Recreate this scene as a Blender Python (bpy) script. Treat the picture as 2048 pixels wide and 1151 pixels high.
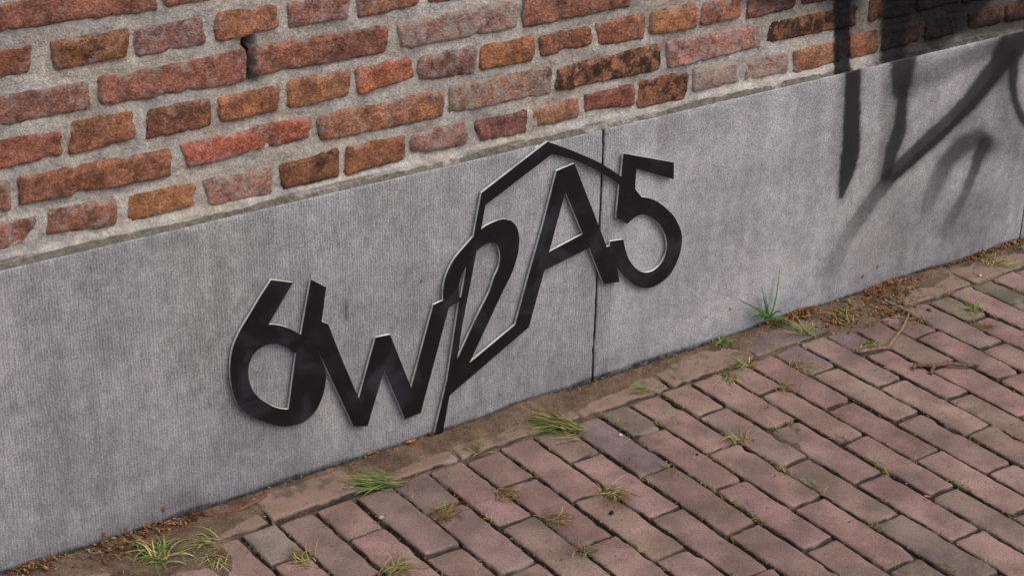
import bpy, math, random
import numpy as np
from mathutils import Matrix, Vector
from mathutils.geometry import tessellate_polygon

# ------------------------------------------------------------------ clear
for o in list(bpy.data.objects):
    bpy.data.objects.remove(o)
scene = bpy.context.scene
COL = scene.collection
R = math.radians
rng = np.random.default_rng(7)
random.seed(7)

# ------------------------------------------------------------------ camera
# world: x along the wall, y into the wall (front of the stone plinth is y=0), z up, metres
FPX = 3579.3                                  # focal length in photo pixels (photo 2048 wide)
CAM = np.array([-1.73416, -2.12, 1.46004])
YAW, PITCH, ROLL = 0.63318, 0.43914, 0.02539
FW = np.array([math.sin(YAW) * math.cos(PITCH), math.cos(YAW) * math.cos(PITCH), -math.sin(PITCH)])
RT = np.cross(FW, [0, 0, 1]); RT /= np.linalg.norm(RT)
UP = np.cross(RT, FW)
RT, UP = math.cos(ROLL) * RT + math.sin(ROLL) * UP, -math.sin(ROLL) * RT + math.cos(ROLL) * UP
cd = bpy.data.cameras.new('camera')
cd.sensor_width = 36.0
cd.lens = FPX / 2048 * 36.0
cd.clip_start = 0.05
cd.clip_end = 500
cd.dof.use_dof = True
cd.dof.focus_distance = 2.95
cd.dof.aperture_fstop = 15.0
cam = bpy.data.objects.new('camera', cd)
COL.objects.link(cam)
m = Matrix.Identity(4)
for i in range(3):
    m[i][0], m[i][1], m[i][2], m[i][3] = RT[i], UP[i], -FW[i], CAM[i]
cam.matrix_world = m
scene.camera = cam

# ------------------------------------------------------------------ sky, sun, exposure
SUN_EL, SUN_ROT = R(54), R(152)               # hazy sun high over the street, to the right of the camera
w = bpy.data.worlds.new('World')
scene.world = w
w.use_nodes = True
nt = w.node_tree
bg = nt.nodes['Background']
sky = nt.nodes.new('ShaderNodeTexSky')
sky.sky_type = 'NISHITA'
sky.sun_disc = False
sky.sun_elevation = SUN_EL
sky.sun_rotation = SUN_ROT
sky.air_density = 1.0
sky.dust_density = 4.0
sky.ozone_density = 0.8
nt.links.new(sky.outputs[0], bg.inputs[0])
bg.inputs[1].default_value = 0.125
sl = bpy.data.lights.new('sun', 'SUN')
sl.energy = 1.0
sl.angle = R(60)
sl.color = (1.0, 0.975, 0.945)
sun = bpy.data.objects.new('sun', sl)
COL.objects.link(sun)
sd = Vector((math.sin(SUN_ROT) * math.cos(SUN_EL), math.cos(SUN_ROT) * math.cos(SUN_EL), math.sin(SUN_EL)))
sun.rotation_euler = sd.to_track_quat('Z', 'Y').to_euler()
sun.location = (0, -4, 6)
vs = scene.view_settings
vs.view_transform = 'Standard'
vs.look = 'None'
vs.exposure = 0.30
vs.gamma = 1.0
vs.use_curve_mapping = False


# ------------------------------------------------------------------ photo pixels -> directions -> surfaces
def ray(px, py):
    return FW + RT * (px - 1024) / FPX - UP * (py - 575.5) / FPX


def on_wall(px, py, Y=0.0):
    v = ray(px, py)
    p = CAM + v * ((Y - CAM[1]) / v[1])
    return p[0], p[2]


def on_ground(px, py, Z=0.0):
    v = ray(px, py)
    p = CAM + v * ((Z - CAM[2]) / v[2])
    return p[0], p[1]


def project(P):
    d = np.asarray(P, float) - CAM
    f = d @ FW
    return 1024 + FPX * (d @ RT) / f, 575.5 - FPX * (d @ UP) / f


# ------------------------------------------------------------------ numpy noise
def _hash(ix, iy, seed):
    n = (ix.astype(np.int64) * 374761393 + iy.astype(np.int64) * 668265263 + seed * 974634777) & 0xffffffff
    n = ((n ^ (n >> 13)) * 1274126177) & 0xffffffff
    n = (n ^ (n >> 16)) & 0xffffffff
    return n / 2147483647.5 - 1.0


def noise(x, y, seed=0):
    x = np.asarray(x, float); y = np.asarray(y, float)
    ix = np.floor(x); iy = np.floor(y)
    fx = x - ix; fy = y - iy
    fx = fx * fx * (3 - 2 * fx); fy = fy * fy * (3 - 2 * fy)
    a = _hash(ix, iy, seed); b = _hash(ix + 1, iy, seed)
    c = _hash(ix, iy + 1, seed); d = _hash(ix + 1, iy + 1, seed)
    return (a * (1 - fx) + b * fx) * (1 - fy) + (c * (1 - fx) + d * fx) * fy


def fbm(x, y, seed=0, oct=4):
    s = 0; a = 0.55
    for k in range(oct):
        s = s + a * noise(x * 2 ** k + 17.3 * k, y * 2 ** k - 9.1 * k, seed + k)
        a *= 0.55
    return s


def sstep(a, b, x):
    t = np.clip((x - a) / (b - a), 0, 1)
    return t * t * (3 - 2 * t)


def lin(c):
    c = np.asarray(c, float) / 255.0
    return np.where(c <= 0.04045, c / 12.92, ((c + 0.055) / 1.055) ** 2.4)


# ------------------------------------------------------------------ meshes and objects
def new_mesh(name, verts, faces, mats, col=None, msk=None, smooth=True, mat_idx=None):
    me = bpy.data.meshes.new(name)
    verts = np.asarray(verts, float)
    if isinstance(faces, np.ndarray):
        nf, k = faces.shape
        me.vertices.add(len(verts)); me.vertices.foreach_set('co', verts.ravel())
        me.loops.add(nf * k); me.loops.foreach_set('vertex_index', faces.ravel().astype(np.int32))
        me.polygons.add(nf)
        me.polygons.foreach_set('loop_start', np.arange(0, nf * k, k, dtype=np.int32))
        me.update(calc_edges=True)
    else:
        me.from_pydata([tuple(v) for v in verts], [], faces)
    me.validate()
    for mt in (mats if isinstance(mats, (list, tuple)) else [mats]):
        me.materials.append(mt)
    for nm, arr in (('col', col), ('msk', msk)):
        if arr is not None:
            a = me.attributes.new(nm, 'FLOAT_COLOR', 'POINT')
            arr = np.asarray(arr, float)
            if arr.ndim == 1:
                arr = np.tile(arr, (len(verts), 1))
            full = np.ones((len(verts), 4)); full[:, :arr.shape[1]] = arr
            a.data.foreach_set('color', full.ravel())
    if mat_idx is not None:
        me.polygons.foreach_set('material_index', np.asarray(mat_idx, np.int32))
    me.polygons.foreach_set('use_smooth', np.full(len(me.polygons), smooth))
    me.update()
    return me


def wpos(o):
    p = Vector(o.location)
    while o.parent:
        o = o.parent
        p += Vector(o.location)
    return p


def add(name, mesh, parent=None, loc=(0, 0, 0), label=None, category=None, group=None, kind=None):
    """mesh vertices are given relative to loc (world); parents are never rotated or scaled"""
    o = bpy.data.objects.new(name, mesh)
    COL.objects.link(o)
    L = Vector(loc)
    if parent is not None:
        o.parent = parent
        L = L - wpos(parent)
    o.location = L
    for k, v in (('label', label), ('category', category), ('group', group), ('kind', kind)):
        if v:
            o[k] = v
    return o


def grid_faces(nu, nv, flip=False):
    i = np.arange(nu - 1)[:, None]; j = np.arange(nv - 1)[None, :]
    a = (i * nv + j).ravel(); b = ((i + 1) * nv + j).ravel()
    c = ((i + 1) * nv + j + 1).ravel(); d = (i * nv + j + 1).ravel()
    return np.stack([a, d, c, b] if flip else [a, b, c, d], 1)


def rim(nu, nv):
    """indices round the border of a nu*nv grid, in order"""
    r = [i * nv for i in range(nu)] + [(nu - 1) * nv + j for j in range(1, nv)]
    r += [i * nv + nv - 1 for i in range(nu - 2, -1, -1)] + [j for j in range(nv - 2, 0, -1)]
    return np.array(r)


# ------------------------------------------------------------------ materials
class NT:
    def __init__(s, name):
        s.m = bpy.data.materials.new(name); s.m.use_nodes = True
        s.t = s.m.node_tree; s.b = s.t.nodes['Principled BSDF']
        s.pos = s.n('ShaderNodeNewGeometry').outputs['Position']

    def n(s, typ, **kw):
        k = s.t.nodes.new(typ)
        for a, v in kw.items():
            setattr(k, a, v)
        return k

    def put(s, sock, v):
        if isinstance(v, bpy.types.NodeSocket):
            s.t.links.new(v, sock)
        elif isinstance(v, (tuple, list, np.ndarray)) and len(sock.default_value) == 4 and len(v) == 3:
            sock.default_value = (*v, 1)
        else:
            sock.default_value = v

    def noise(s, scale, detail=4, rough=0.55, vec=None, dist=0.0):
        k = s.n('ShaderNodeTexNoise')
        s.put(k.inputs['Vector'], vec if vec is not None else s.pos)
        k.inputs['Scale'].default_value = scale; k.inputs['Detail'].default_value = detail
        k.inputs['Roughness'].default_value = rough; k.inputs['Distortion'].default_value = dist
        return k.outputs['Fac']

    def stretch(s, sc):
        k = s.n('ShaderNodeVectorMath', operation='MULTIPLY')
        s.put(k.inputs[0], s.pos); k.inputs[1].default_value = sc
        return k.outputs[0]

    def math(s, op, a, b=0.0, clamp=False):
        k = s.n('ShaderNodeMath', operation=op, use_clamp=clamp)
        s.put(k.inputs[0], a); s.put(k.inputs[1], b)
        return k.outputs[0]

    def ramp(s, v, a, b, lo=0.0, hi=1.0):
        k = s.n('ShaderNodeMapRange', interpolation_type='SMOOTHSTEP')
        s.put(k.inputs[0], v)
        for i, x in enumerate((a, b, lo, hi)):
            k.inputs[i + 1].default_value = x
        return k.outputs[0]

    def mix(s, f, a, b, mode='MIX'):
        k = s.n('ShaderNodeMix', data_type='RGBA', blend_type=mode)
        s.put(k.inputs[0], f); s.put(k.inputs[6], a); s.put(k.inputs[7], b)
        return k.outputs[2]

    def scale(s, c, f):
        k = s.n('ShaderNodeVectorMath', operation='SCALE')
        s.put(k.inputs[0], c); s.put(k.inputs['Scale'], f)
        return k.outputs[0]

    def attr(s, nm):
        return s.n('ShaderNodeAttribute', attribute_name=nm)

    def split(s, c):
        k = s.n('ShaderNodeSeparateColor'); s.put(k.inputs[0], c)
        return k.outputs[0], k.outputs[1], k.outputs[2]

    def bump(s, h, dist, strength=1.0, prev=None):
        k = s.n('ShaderNodeBump')
        k.inputs['Strength'].default_value = strength; k.inputs['Distance'].default_value = dist
        s.put(k.inputs['Height'], h)
        if prev is not None:
            s.put(k.inputs['Normal'], prev)
        return k.outputs[0]

    def done(s, color, rough=0.9, normal=None, spec=0.25):
        s.put(s.b.inputs['Base Color'], color)
        s.put(s.b.inputs['Roughness'], rough)
        s.b.inputs['Specular IOR Level'].default_value = spec
        if normal is not None:
            s.put(s.b.inputs['Normal'], normal)
        return s.m


PAINT = (0.010, 0.010, 0.012)
MORTAR = tuple(lin((194, 188, 180)))


def make_brick_mat():
    s = NT('fired_brick')
    col = s.attr('col').outputs['Color']
    burnt, dust, paint = s.split(s.attr('msk').outputs['Color'])
    n1 = s.noise(38, 6, 0.62)
    c = s.scale(col, s.ramp(n1, 0.28, 0.74, 0.55, 1.40))
    hue = s.ramp(s.noise(22, 4, 0.6), 0.38, 0.66)
    c = s.mix(s.math('MULTIPLY', hue, 0.55), c, s.mix(1.0, c, (1.20, 1.05, 0.86), 'MULTIPLY'))
    pur = s.ramp(s.noise(30, 5, 0.65, s.stretch((1.0, 1.0, 1.3))), 0.54, 0.72)
    c = s.mix(s.math('MULTIPLY', pur, 0.5), c, s.mix(1.0, c, (0.62, 0.66, 0.82), 'MULTIPLY'))
    c = s.scale(c, s.ramp(s.noise(150, 5, 0.78), 0.30, 0.70, 0.62, 1.36))
    c = s.scale(c, s.ramp(s.noise(420, 3, 0.75), 0.28, 0.72, 0.66, 1.34))
    # burnt skin
    b = s.math('ADD', s.noise(46, 6, 0.66), s.math('MULTIPLY', s.math('SUBTRACT', burnt, 0.5), 0.62))
    c = s.mix(s.math('MULTIPLY', s.ramp(b, 0.53, 0.68), 0.82), c, (0.026, 0.020, 0.017))
    # small dark pits
    pit = s.ramp(s.noise(170, 3, 0.6), 0.66, 0.74)
    c = s.mix(s.math('MULTIPLY', pit, 0.6), c, (0.035, 0.022, 0.018))
    # lime and mortar smears
    d = s.math('ADD', s.noise(70, 5, 0.68), s.math('MULTIPLY', s.math('SUBTRACT', dust, 0.5), 0.60))
    c = s.mix(s.math('MULTIPLY', s.ramp(d, 0.46, 0.72), 0.62), c, MORTAR)
    fl = s.ramp(s.noise(300, 2, 0.5), 0.73, 0.78)
    c = s.mix(s.math('MULTIPLY', fl, 0.5), c, (0.5, 0.46, 0.42))
    c = s.mix(paint, c, PAINT)
    h = s.math('ADD', s.math('MULTIPLY', s.noise(95, 6, 0.72), 1.0), s.math('MULTIPLY', s.noise(330, 4, 0.7), 0.6))
    crack = s.noise(30, 5, 0.7, s.stretch((0.8, 1.0, 1.3)), 0.6)
    crack = s.math('ABSOLUTE', s.math('SUBTRACT', crack, 0.5))
    h = s.math('ADD', h, s.math('MULTIPLY', s.math('MULTIPLY', s.ramp(crack, 0.0, 0.030), s.ramp(s.noise(17, 2), 0.5, 0.62)), 0.34))
    return s.done(c, 0.92, s.bump(h, 0.0095, 1.0), 0.15)


def make_mortar_mat():
    s = NT('lime_mortar')
    moss, dirt_shade, paint = s.split(s.attr('msk').outputs['Color'])
    c = s.scale(MORTAR, s.ramp(s.noise(26, 6, 0.65), 0.3, 0.72, 0.72, 1.22))
    tone = s.ramp(s.noise(9, 3), 0.42, 0.6)
    c = s.mix(s.math('MULTIPLY', tone, 0.45), c, s.mix(1.0, c, (1.02, 0.93, 0.78), 'MULTIPLY'))
    c = s.scale(c, s.ramp(s.noise(380, 4, 0.75), 0.28, 0.72, 0.70, 1.30))
    g = s.ramp(s.noise(260, 2, 0.5), 0.68, 0.75)
    c = s.mix(s.math('MULTIPLY', g, 0.6), c, (0.12, 0.10, 0.085))
    c = s.scale(c, s.ramp(s.noise(120, 5, 0.75), 0.32, 0.68, 0.80, 1.18))
    wfl = s.ramp(s.noise(150, 4, 0.7), 0.60, 0.72)
    c = s.mix(s.math('MULTIPLY', wfl, 0.55), c, (0.58, 0.55, 0.52))
    c = s.mix(dirt_shade, c, (0.045, 0.038, 0.028))
    mc = s.mix(s.ramp(s.noise(110, 4, 0.7), 0.35, 0.68), (0.075, 0.068, 0.048), (0.200, 0.190, 0.145))
    mf = s.ramp(s.math('ADD', s.noise(60, 5, 0.7), s.math('SUBTRACT', moss, 0.55)), 0.35, 0.6)
    c = s.mix(s.math('MULTIPLY', mf, 0.86), c, mc)
    c = s.mix(paint, c, PAINT)
    h = s.math('ADD', s.math('MULTIPLY', s.noise(90, 5, 0.68), 1.0), s.math('MULTIPLY', s.noise(600, 3, 0.6), 0.45))
    return s.done(c, 0.95, s.bump(h, 0.0070, 1.0), 0.1)


def make_stone_mat():
    s = NT('tooled_bluestone')
    groove, stain, paint = s.split(s.attr('msk').outputs['Color'])
    tint = s.attr('col').outputs['Color']
    c = s.scale(tint, s.ramp(s.noise(7, 6, 0.66), 0.32, 0.7, 0.85, 1.12))
    c = s.scale(c, s.ramp(s.noise(48, 5, 0.65), 0.3, 0.72, 0.84, 1.15))
    c = s.scale(c, s.ramp(s.noise(1.0, 4, 0.6, s.stretch((22, 1, 1.6))), 0.35, 0.65, 0.91, 1.07))
    c = s.scale(c, s.ramp(s.noise(2.6, 4, 0.6), 0.38, 0.62, 0.90, 1.06))
    # vertical tooling
    sep = s.n('ShaderNodeSeparateXYZ'); s.put(sep.inputs[0], s.pos)
    ph = s.math('ADD', s.math('MULTIPLY', sep.outputs[0], 2 * math.pi / 0.0042), s.math('MULTIPLY', s.noise(9, 3), 9.0))
    tool = s.math('ADD', s.math('MULTIPLY', s.math('SINE', ph), 0.20), 0.5)
    tool2 = s.noise(1.0, 2, 0.6, s.stretch((360, 1, 36)))
    tl = s.math('ADD', s.math('MULTIPLY', tool, 0.28), s.math('MULTIPLY', tool2, 0.72))
    tf = s.ramp(tl, 0.38, 0.60)
    c = s.scale(c, s.math('SUBTRACT', 1.0, s.math('MULTIPLY', s.math('MULTIPLY', s.math('SUBTRACT', 1.0, tf), groove), 0.25)))
    c = s.scale(c, s.ramp(s.noise(330, 4, 0.8), 0.30, 0.70, 0.52, 1.48))
    pit = s.ramp(s.noise(230, 3, 0.6), 0.63, 0.70)
    c = s.mix(s.math('MULTIPLY', pit, 0.55), c, (0.06, 0.058, 0.06))
    pale = s.ramp(s.noise(24, 6, 0.7), 0.60, 0.78)
    c = s.mix(s.math('MULTIPLY', pale, 0.20), c, (0.46, 0.46, 0.50))
    wsp = s.ramp(s.noise(120, 2, 0.5), 0.755, 0.79)
    c = s.mix(s.math('MULTIPLY', wsp, 0.6), c, (0.55, 0.54, 0.55))
    warm = s.ramp(s.noise(5, 5, 0.65), 0.50, 0.70)
    c = s.mix(s.math('MULTIPLY', warm, 0.35), c, s.mix(1.0, c, (1.05, 0.99, 0.93), 'MULTIPLY'))
    c = s.mix(s.math('MULTIPLY', stain, s.ramp(s.noise(90, 4, 0.6), 0.25, 0.6, 0.55, 1.0)), c, (0.032, 0.032, 0.036))
    vo_ = s.n('ShaderNodeTexVoronoi', feature='DISTANCE_TO_EDGE'); vo_.inputs['Scale'].default_value = 7.0
    wv = s.n('ShaderNodeVectorMath', operation='ADD')
    nz = s.n('ShaderNodeTexNoise'); s.put(nz.inputs['Vector'], s.pos); nz.inputs['Scale'].default_value = 30; nz.inputs['Detail'].default_value = 4
    s.put(wv.inputs[0], s.pos); s.put(wv.inputs[1], s.scale(nz.outputs['Color'], 0.06)); s.put(vo_.inputs['Vector'], wv.outputs[0])
    hair = s.math('MULTIPLY', s.ramp(vo_.outputs['Distance'], 0.004, 0.010, 1.0, 0.0), s.ramp(s.noise(6, 3), 0.56, 0.66))
    c = s.mix(s.math('MULTIPLY', hair, 0.28), c, (0.05, 0.048, 0.05))
    c = s.mix(paint, c, PAINT)
    h = s.math('ADD', s.math('MULTIPLY', s.math('MULTIPLY', tl, groove), 1.5), s.math('MULTIPLY', s.noise(420, 4, 0.65), 0.5))
    rough = s.mix(paint, (0.85, 0.85, 0.85), (0.62, 0.62, 0.62))
    return s.done(c, rough, s.bump(h, 0.0016, 0.9), 0.25)


def make_paver_mat():
    s = NT('clinker_paver')
    sand, green, chip = s.split(s.attr('msk').outputs['Color'])
    col = s.attr('col').outputs['Color']
    c = s.scale(col, s.ramp(s.noise(14, 5, 0.6), 0.3, 0.7, 0.80, 1.22))
    c = s.scale(c, s.ramp(s.noise(3.5, 4, 0.6), 0.35, 0.65, 0.84, 1.12))
    st = s.ramp(s.noise(8, 6, 0.7), 0.58, 0.70)
    c = s.mix(s.math('MULTIPLY', st, 0.35), c, (0.085, 0.070, 0.060))
    c = s.mix(s.math('MULTIPLY', s.ramp(s.noise(20, 4, 0.6), 0.45, 0.7), 0.4), c, s.mix(1.0, c, (0.88, 0.91, 0.98), 'MULTIPLY'))
    c = s.mix(s.math('MULTIPLY', s.ramp(s.noise(27, 4, 0.6), 0.5, 0.72), 0.4), c, s.mix(1.0, c, (1.12, 0.99, 0.94), 'MULTIPLY'))
    c = s.scale(c, s.ramp(s.noise(430, 3, 0.75), 0.28, 0.72, 0.62, 1.38))
    g = s.ramp(s.noise(210, 2, 0.55), 0.68, 0.74)
    c = s.mix(s.math('MULTIPLY', g, 0.55), c, (0.055, 0.042, 0.038))
    wsp = s.ramp(s.noise(260, 2, 0.5, s.stretch((1, 1.1, 1))), 0.715, 0.76)
    c = s.mix(s.math('MULTIPLY', wsp, 0.5), c, (0.36, 0.31, 0.27))
    gf = s.ramp(s.math('ADD', s.noise(34, 5, 0.65), s.math('SUBTRACT', green, 0.5)), 0.45, 0.72)
    c = s.mix(s.math('MULTIPLY', gf, 0.7), c, (0.088, 0.080, 0.048))
    sf = s.ramp(s.math('ADD', s.noise(58, 6, 0.7), s.math('SUBTRACT', sand, 0.5)), 0.44, 0.74)
    sc = s.scale(tuple(lin((136, 116, 98))), s.ramp(s.noise(600, 3, 0.7), 0.25, 0.75, 0.62, 1.38))
    c = s.mix(s.math('MULTIPLY', sf, 0.75), c, sc)
    sm_ = s.math('MULTIPLY', s.ramp(s.noise(19, 6, 0.72), 0.50, 0.64), s.ramp(sand, 0.35, 0.7))
    c = s.mix(s.math('MULTIPLY', sm_, 0.62), c, (0.060, 0.048, 0.036))
    c = s.mix(s.math('MULTIPLY', chip, 0.5), c, (0.30, 0.27, 0.25))
    h = s.math('ADD', s.noise(160, 5, 0.66), s.math('MULTIPLY', s.noise(620, 3, 0.6), 0.4))
    return s.done(c, s.ramp(s.noise(30, 3), 0.3, 0.7, 0.74, 0.9), s.bump(h, 0.0022, 0.8), 0.25)


def make_sand_mat():
    s = NT('trodden_sand')
    wet, green, _ = s.split(s.attr('msk').outputs['Color'])
    c = s.scale(tuple(lin((128, 108, 90))), s.ramp(s.noise(18, 6, 0.68), 0.3, 0.7, 0.55, 1.22))
    c = s.scale(c, s.ramp(s.noise(360, 4, 0.8), 0.28, 0.72, 0.45, 1.55))
    sm_ = s.ramp(s.noise(19, 6, 0.72), 0.50, 0.66)
    c = s.mix(s.math('MULTIPLY', sm_, 0.5), c, (0.060, 0.048, 0.036))
    g = s.ramp(s.noise(240, 2, 0.55), 0.66, 0.73)
    c = s.mix(s.math('MULTIPLY', g, 0.6), c, (0.050, 0.036, 0.026))
    p = s.ramp(s.noise(330, 2, 0.5), 0.70, 0.75)
    c = s.mix(s.math('MULTIPLY', p, 0.6), c, (0.40, 0.33, 0.26))
    gf = s.ramp(s.math('ADD', s.noise(40, 5, 0.65), s.math('SUBTRACT', green, 0.5)), 0.48, 0.7)
    c = s.mix(s.math('MULTIPLY', gf, 0.75), c, (0.070, 0.070, 0.030))
    c = s.mix(wet, c, (0.030, 0.022, 0.016))
    h = s.math('ADD', s.noise(130, 5, 0.66), s.math('MULTIPLY', s.noise(700, 3, 0.6), 0.5))
    return s.done(c, 0.95, s.bump(h, 0.0055, 1.0), 0.1)


def make_black_mat():
    s = NT('smoky_black_enamel')
    n = s.ramp(s.noise(13, 5, 0.55, dist=0.6), 0.46, 0.74)
    f = s.noise(340, 3, 0.7)
    c = s.mix(s.math('MULTIPLY', n, 0.55), (0.0050, 0.0053, 0.0070), (0.034, 0.036, 0.046))
    sc = s.ramp(s.noise(1.0, 3, 0.6, s.stretch((60, 1, 520))), 0.70, 0.76)
    c = s.mix(s.math('MULTIPLY', sc, 0.10), c, (0.25, 0.25, 0.25))
    sp = s.ramp(s.noise(420, 2, 0.5), 0.74, 0.77)
    c = s.mix(s.math('MULTIPLY', sp, 0.35), c, (0.22, 0.22, 0.22))
    rough = s.math('ADD', s.math('MULTIPLY', n, 0.22), 0.34)
    return s.done(c, rough, s.bump(f, 0.0003, 0.35), 0.4)


def make_edge_mat():
    s = NT('bare_plate_edge')
    c = s.mix(s.ramp(s.noise(40, 5, 0.65), 0.45, 0.72), tuple(lin((226, 224, 218))), tuple(lin((168, 160, 146))))
    sp = s.ramp(s.noise(130, 3, 0.6), 0.66, 0.74)
    c = s.mix(s.math('MULTIPLY', sp, 0.6), c, (0.12, 0.09, 0.06))
    return s.done(c, 0.6, None, 0.3)


def make_plain(name, rough=0.8, vary=0.25, sc=220, spec=0.2, trans=0.0):
    s = NT(name)
    c = s.scale(s.attr('col').outputs['Color'], s.ramp(s.noise(sc, 3, 0.6), 0.3, 0.7, 1 - vary, 1 + vary))
    mt = s.done(c, rough, s.bump(s.noise(sc * 2, 3), 0.0006, 0.6), spec)
    return mt


M_BRICK = make_brick_mat()
M_MORTAR = make_mortar_mat()
M_STONE = make_stone_mat()
M_PAVER = make_paver_mat()
M_SAND = make_sand_mat()
M_BLACK = make_black_mat()
M_EDGE = make_edge_mat()
M_GRASS = make_plain('grass_blade', 0.55, 0.22, 160, 0.35)
M_LITTER = make_plain('dry_litter', 0.85, 0.35, 260, 0.15)
M_BARK = make_plain('twig_bark', 0.85, 0.40, 190, 0.15)

# ------------------------------------------------------------------ graffiti paint (stays on the surfaces it was sprayed on)
# each stroke: (softness, [(px, py, width, density), ...]) read from the photo
PAINT_BRICK = [
    (0.16, [(1682, -160, 34, .96), (1684, 0, 34, .96), (1684, 150, 34, .96)]),
    (0.5, [(1690, -40, 70, .75), (1690, 6, 60, .7), (1692, 40, 40, .5)]),
    (0.5, [(1500, -30, 60, .7), (1560, -2, 36, .55), (1660, -22, 40, .6)]),
    (0.35, [(1800, -150, 74, .97), (1800, 0, 70, .96), (1786, 52, 48, .95), (1787, 112, 48, .93)]),
    (0.5, [(1880, -60, 170, .97), (1872, 0, 140, .95), (1850, 34, 100, .85), (1828, 92, 60, .6)]),
    (0.4, [(2060, -110, 50, .9), (1962, -6, 44, .9), (1912, 48, 36, .75), (1872, 82, 34, .6)]),
    (0.7, [(1760, 112, 34, .4), (1850, 92, 30, .7), (1900, 84, 20, .5)]),
    (0.7, [(1930, 66, 30, .7), (1990, 54, 32, .8), (2060, 40, 40, .85)]),
    (0.8, [(1560, 0, 80, .35), (1700, 0, 110, .55), (1800, 40, 130, .45), (2000, -20, 120, .6)]),
    (0.6, [(2010, -30, 40, .85), (2060, -6, 40, .8)]),
    (0.8, [(1740, 60, 40, .2), (1900, 40, 60, .3), (2050, 20, 60, .25)]),
]
PAINT_SLAB = [
    (0.20, [(1707, 120, 32, .96), (1705, 200, 33, .96), (1702, 300, 39, .97), (1693, 346, 30, .95), (1682, 392, 11, .9)]),
    (0.5, [(1700, 150, 46, .3), (1694, 300, 56, .3), (1682, 400, 16, .25)]),
    (0.35, [(1808, 110, 52, .96), (1801, 166, 38, .93), (1799, 182, 32, .85)]),
    (0.30, [(1806, 176, 18, .85), (1803, 220, 20, .92), (1799, 262, 26, .92), (1783, 302, 24, .9), (1772, 352, 18, .85)]),
    (0.6, [(1790, 180, 44, .5), (1786, 250, 46, .5), (1772, 310, 40, .5), (1764, 360, 30, .45)]),
    (0.7, [(1812, 166, 40, .55), (1866, 150, 38, .5), (1930, 118, 34, .55), (1996, 92, 30, .7)]),
    (0.32, [(2042, 60, 58, .97), (2020, 98, 52, .97), (1996, 132, 40, .95), (1945, 198, 33, .90), (1893, 250, 31, .88), (1836, 302, 29, .90),
            (1783, 350, 26, .85), (1738, 408, 24, .62), (1697, 468, 24, .45), (1668, 524, 24, .30), (1655, 568, 24, .12)]),
    (0.35, [(2020, 120, 14, .7), (1952, 202, 12, .75), (1900, 256, 12, .8), (1842, 308, 12, .8), (1786, 358, 11, .8)]),
    (0.45, [(2028, 110, 22, .9), (2025, 172, 15, .92), (2031, 206, 14, .92), (2046, 240, 15, .92), (2080, 275, 16, .9)]),
    (0.7, [(2010, 130, 44, .5), (2016, 220, 40, .4), (2040, 300, 50, .3)]),
    (0.55, [(1853, 418, 22, .35), (1872, 366, 28, .62), (1893, 322, 32, .78), (1924, 290, 34, .80), (1960, 276, 32, .78), (1978, 292, 30, .5)]),
    (0.5, [(1972, 284, 24, .8), (1958, 312, 22, .85), (1946, 345, 18, .78), (1930, 388, 16, .6), (1908, 430, 18, .45), (1884, 468, 20, .2)]),
    (0.9, [(1900, 300, 70, .25), (1945, 262, 80, .30), (1990, 280, 90, .32), (2000, 360, 90, .22), (1940, 440, 80, .18)]),
    (0.9, [(1700, 540, 120, .22), (1800, 500, 150, .25), (1900, 470, 120, .22)]),
    (0.9, [(1830, 380, 60, .18), (1800, 440, 90, .22), (1960, 400, 70, .16)]),
]


def paint_amount(P, strokes):
    px, py = project(P)
    out = np.ones(len(px))
    sel = px > 1440
    if not sel.any():
        return np.zeros(len(px))
    x = px[sel]; y = py[sel]
    jit = 1 + 0.10 * noise(x / 9, y / 9, 5)
    acc = np.ones(len(x))
    for soft, pts in strokes:
        best = np.zeros(len(x))
        for (x0, y0, w0, d0), (x1, y1, w1, d1) in zip(pts[:-1], pts[1:]):
            dx, dy = x1 - x0, y1 - y0
            t = np.clip(((x - x0) * dx + (y - y0) * dy) / (dx * dx + dy * dy), 0, 1)
            r = np.hypot(x - x0 - t * dx, y - y0 - t * dy)
            hw = (w0 + (w1 - w0) * t) / 2 * (1.0 if soft < .25 else 1.12)
            v = (d0 + (d1 - d0) * t) * (1 - sstep(hw * (1 - soft), hw * (1 + soft * 1.1), r * jit))
            dd = d0 + (d1 - d0) * t
            halo = (0.16 if soft < .25 else 0.34) * dd * (1 - sstep(hw * .7, hw * 1.9 + 5, r))
            best = np.maximum(best, np.maximum(v, halo))
        acc *= 1 - best
    out[sel] = acc
    return 1 - out


# ------------------------------------------------------------------ ground under everything
gx = np.array([[-80, -80, -0.06], [80, -80, -0.06], [80, 80, -0.06], [-80, 80, -0.06]], float)
add('ground', new_mesh('ground', gx, [(0, 1, 2, 3)], M_SAND, msk=(0, 0, 0)), kind='structure')

# ------------------------------------------------------------------ brick wall
YB = 0.020                                   # face of the bricks, 2 cm behind the plinth's face
wall = add('brick_wall', None, None, (0, YB, 0.4622),
           'weathered red and orange brick wall with wide lime mortar joints above the stone plinth', 'wall')
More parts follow.
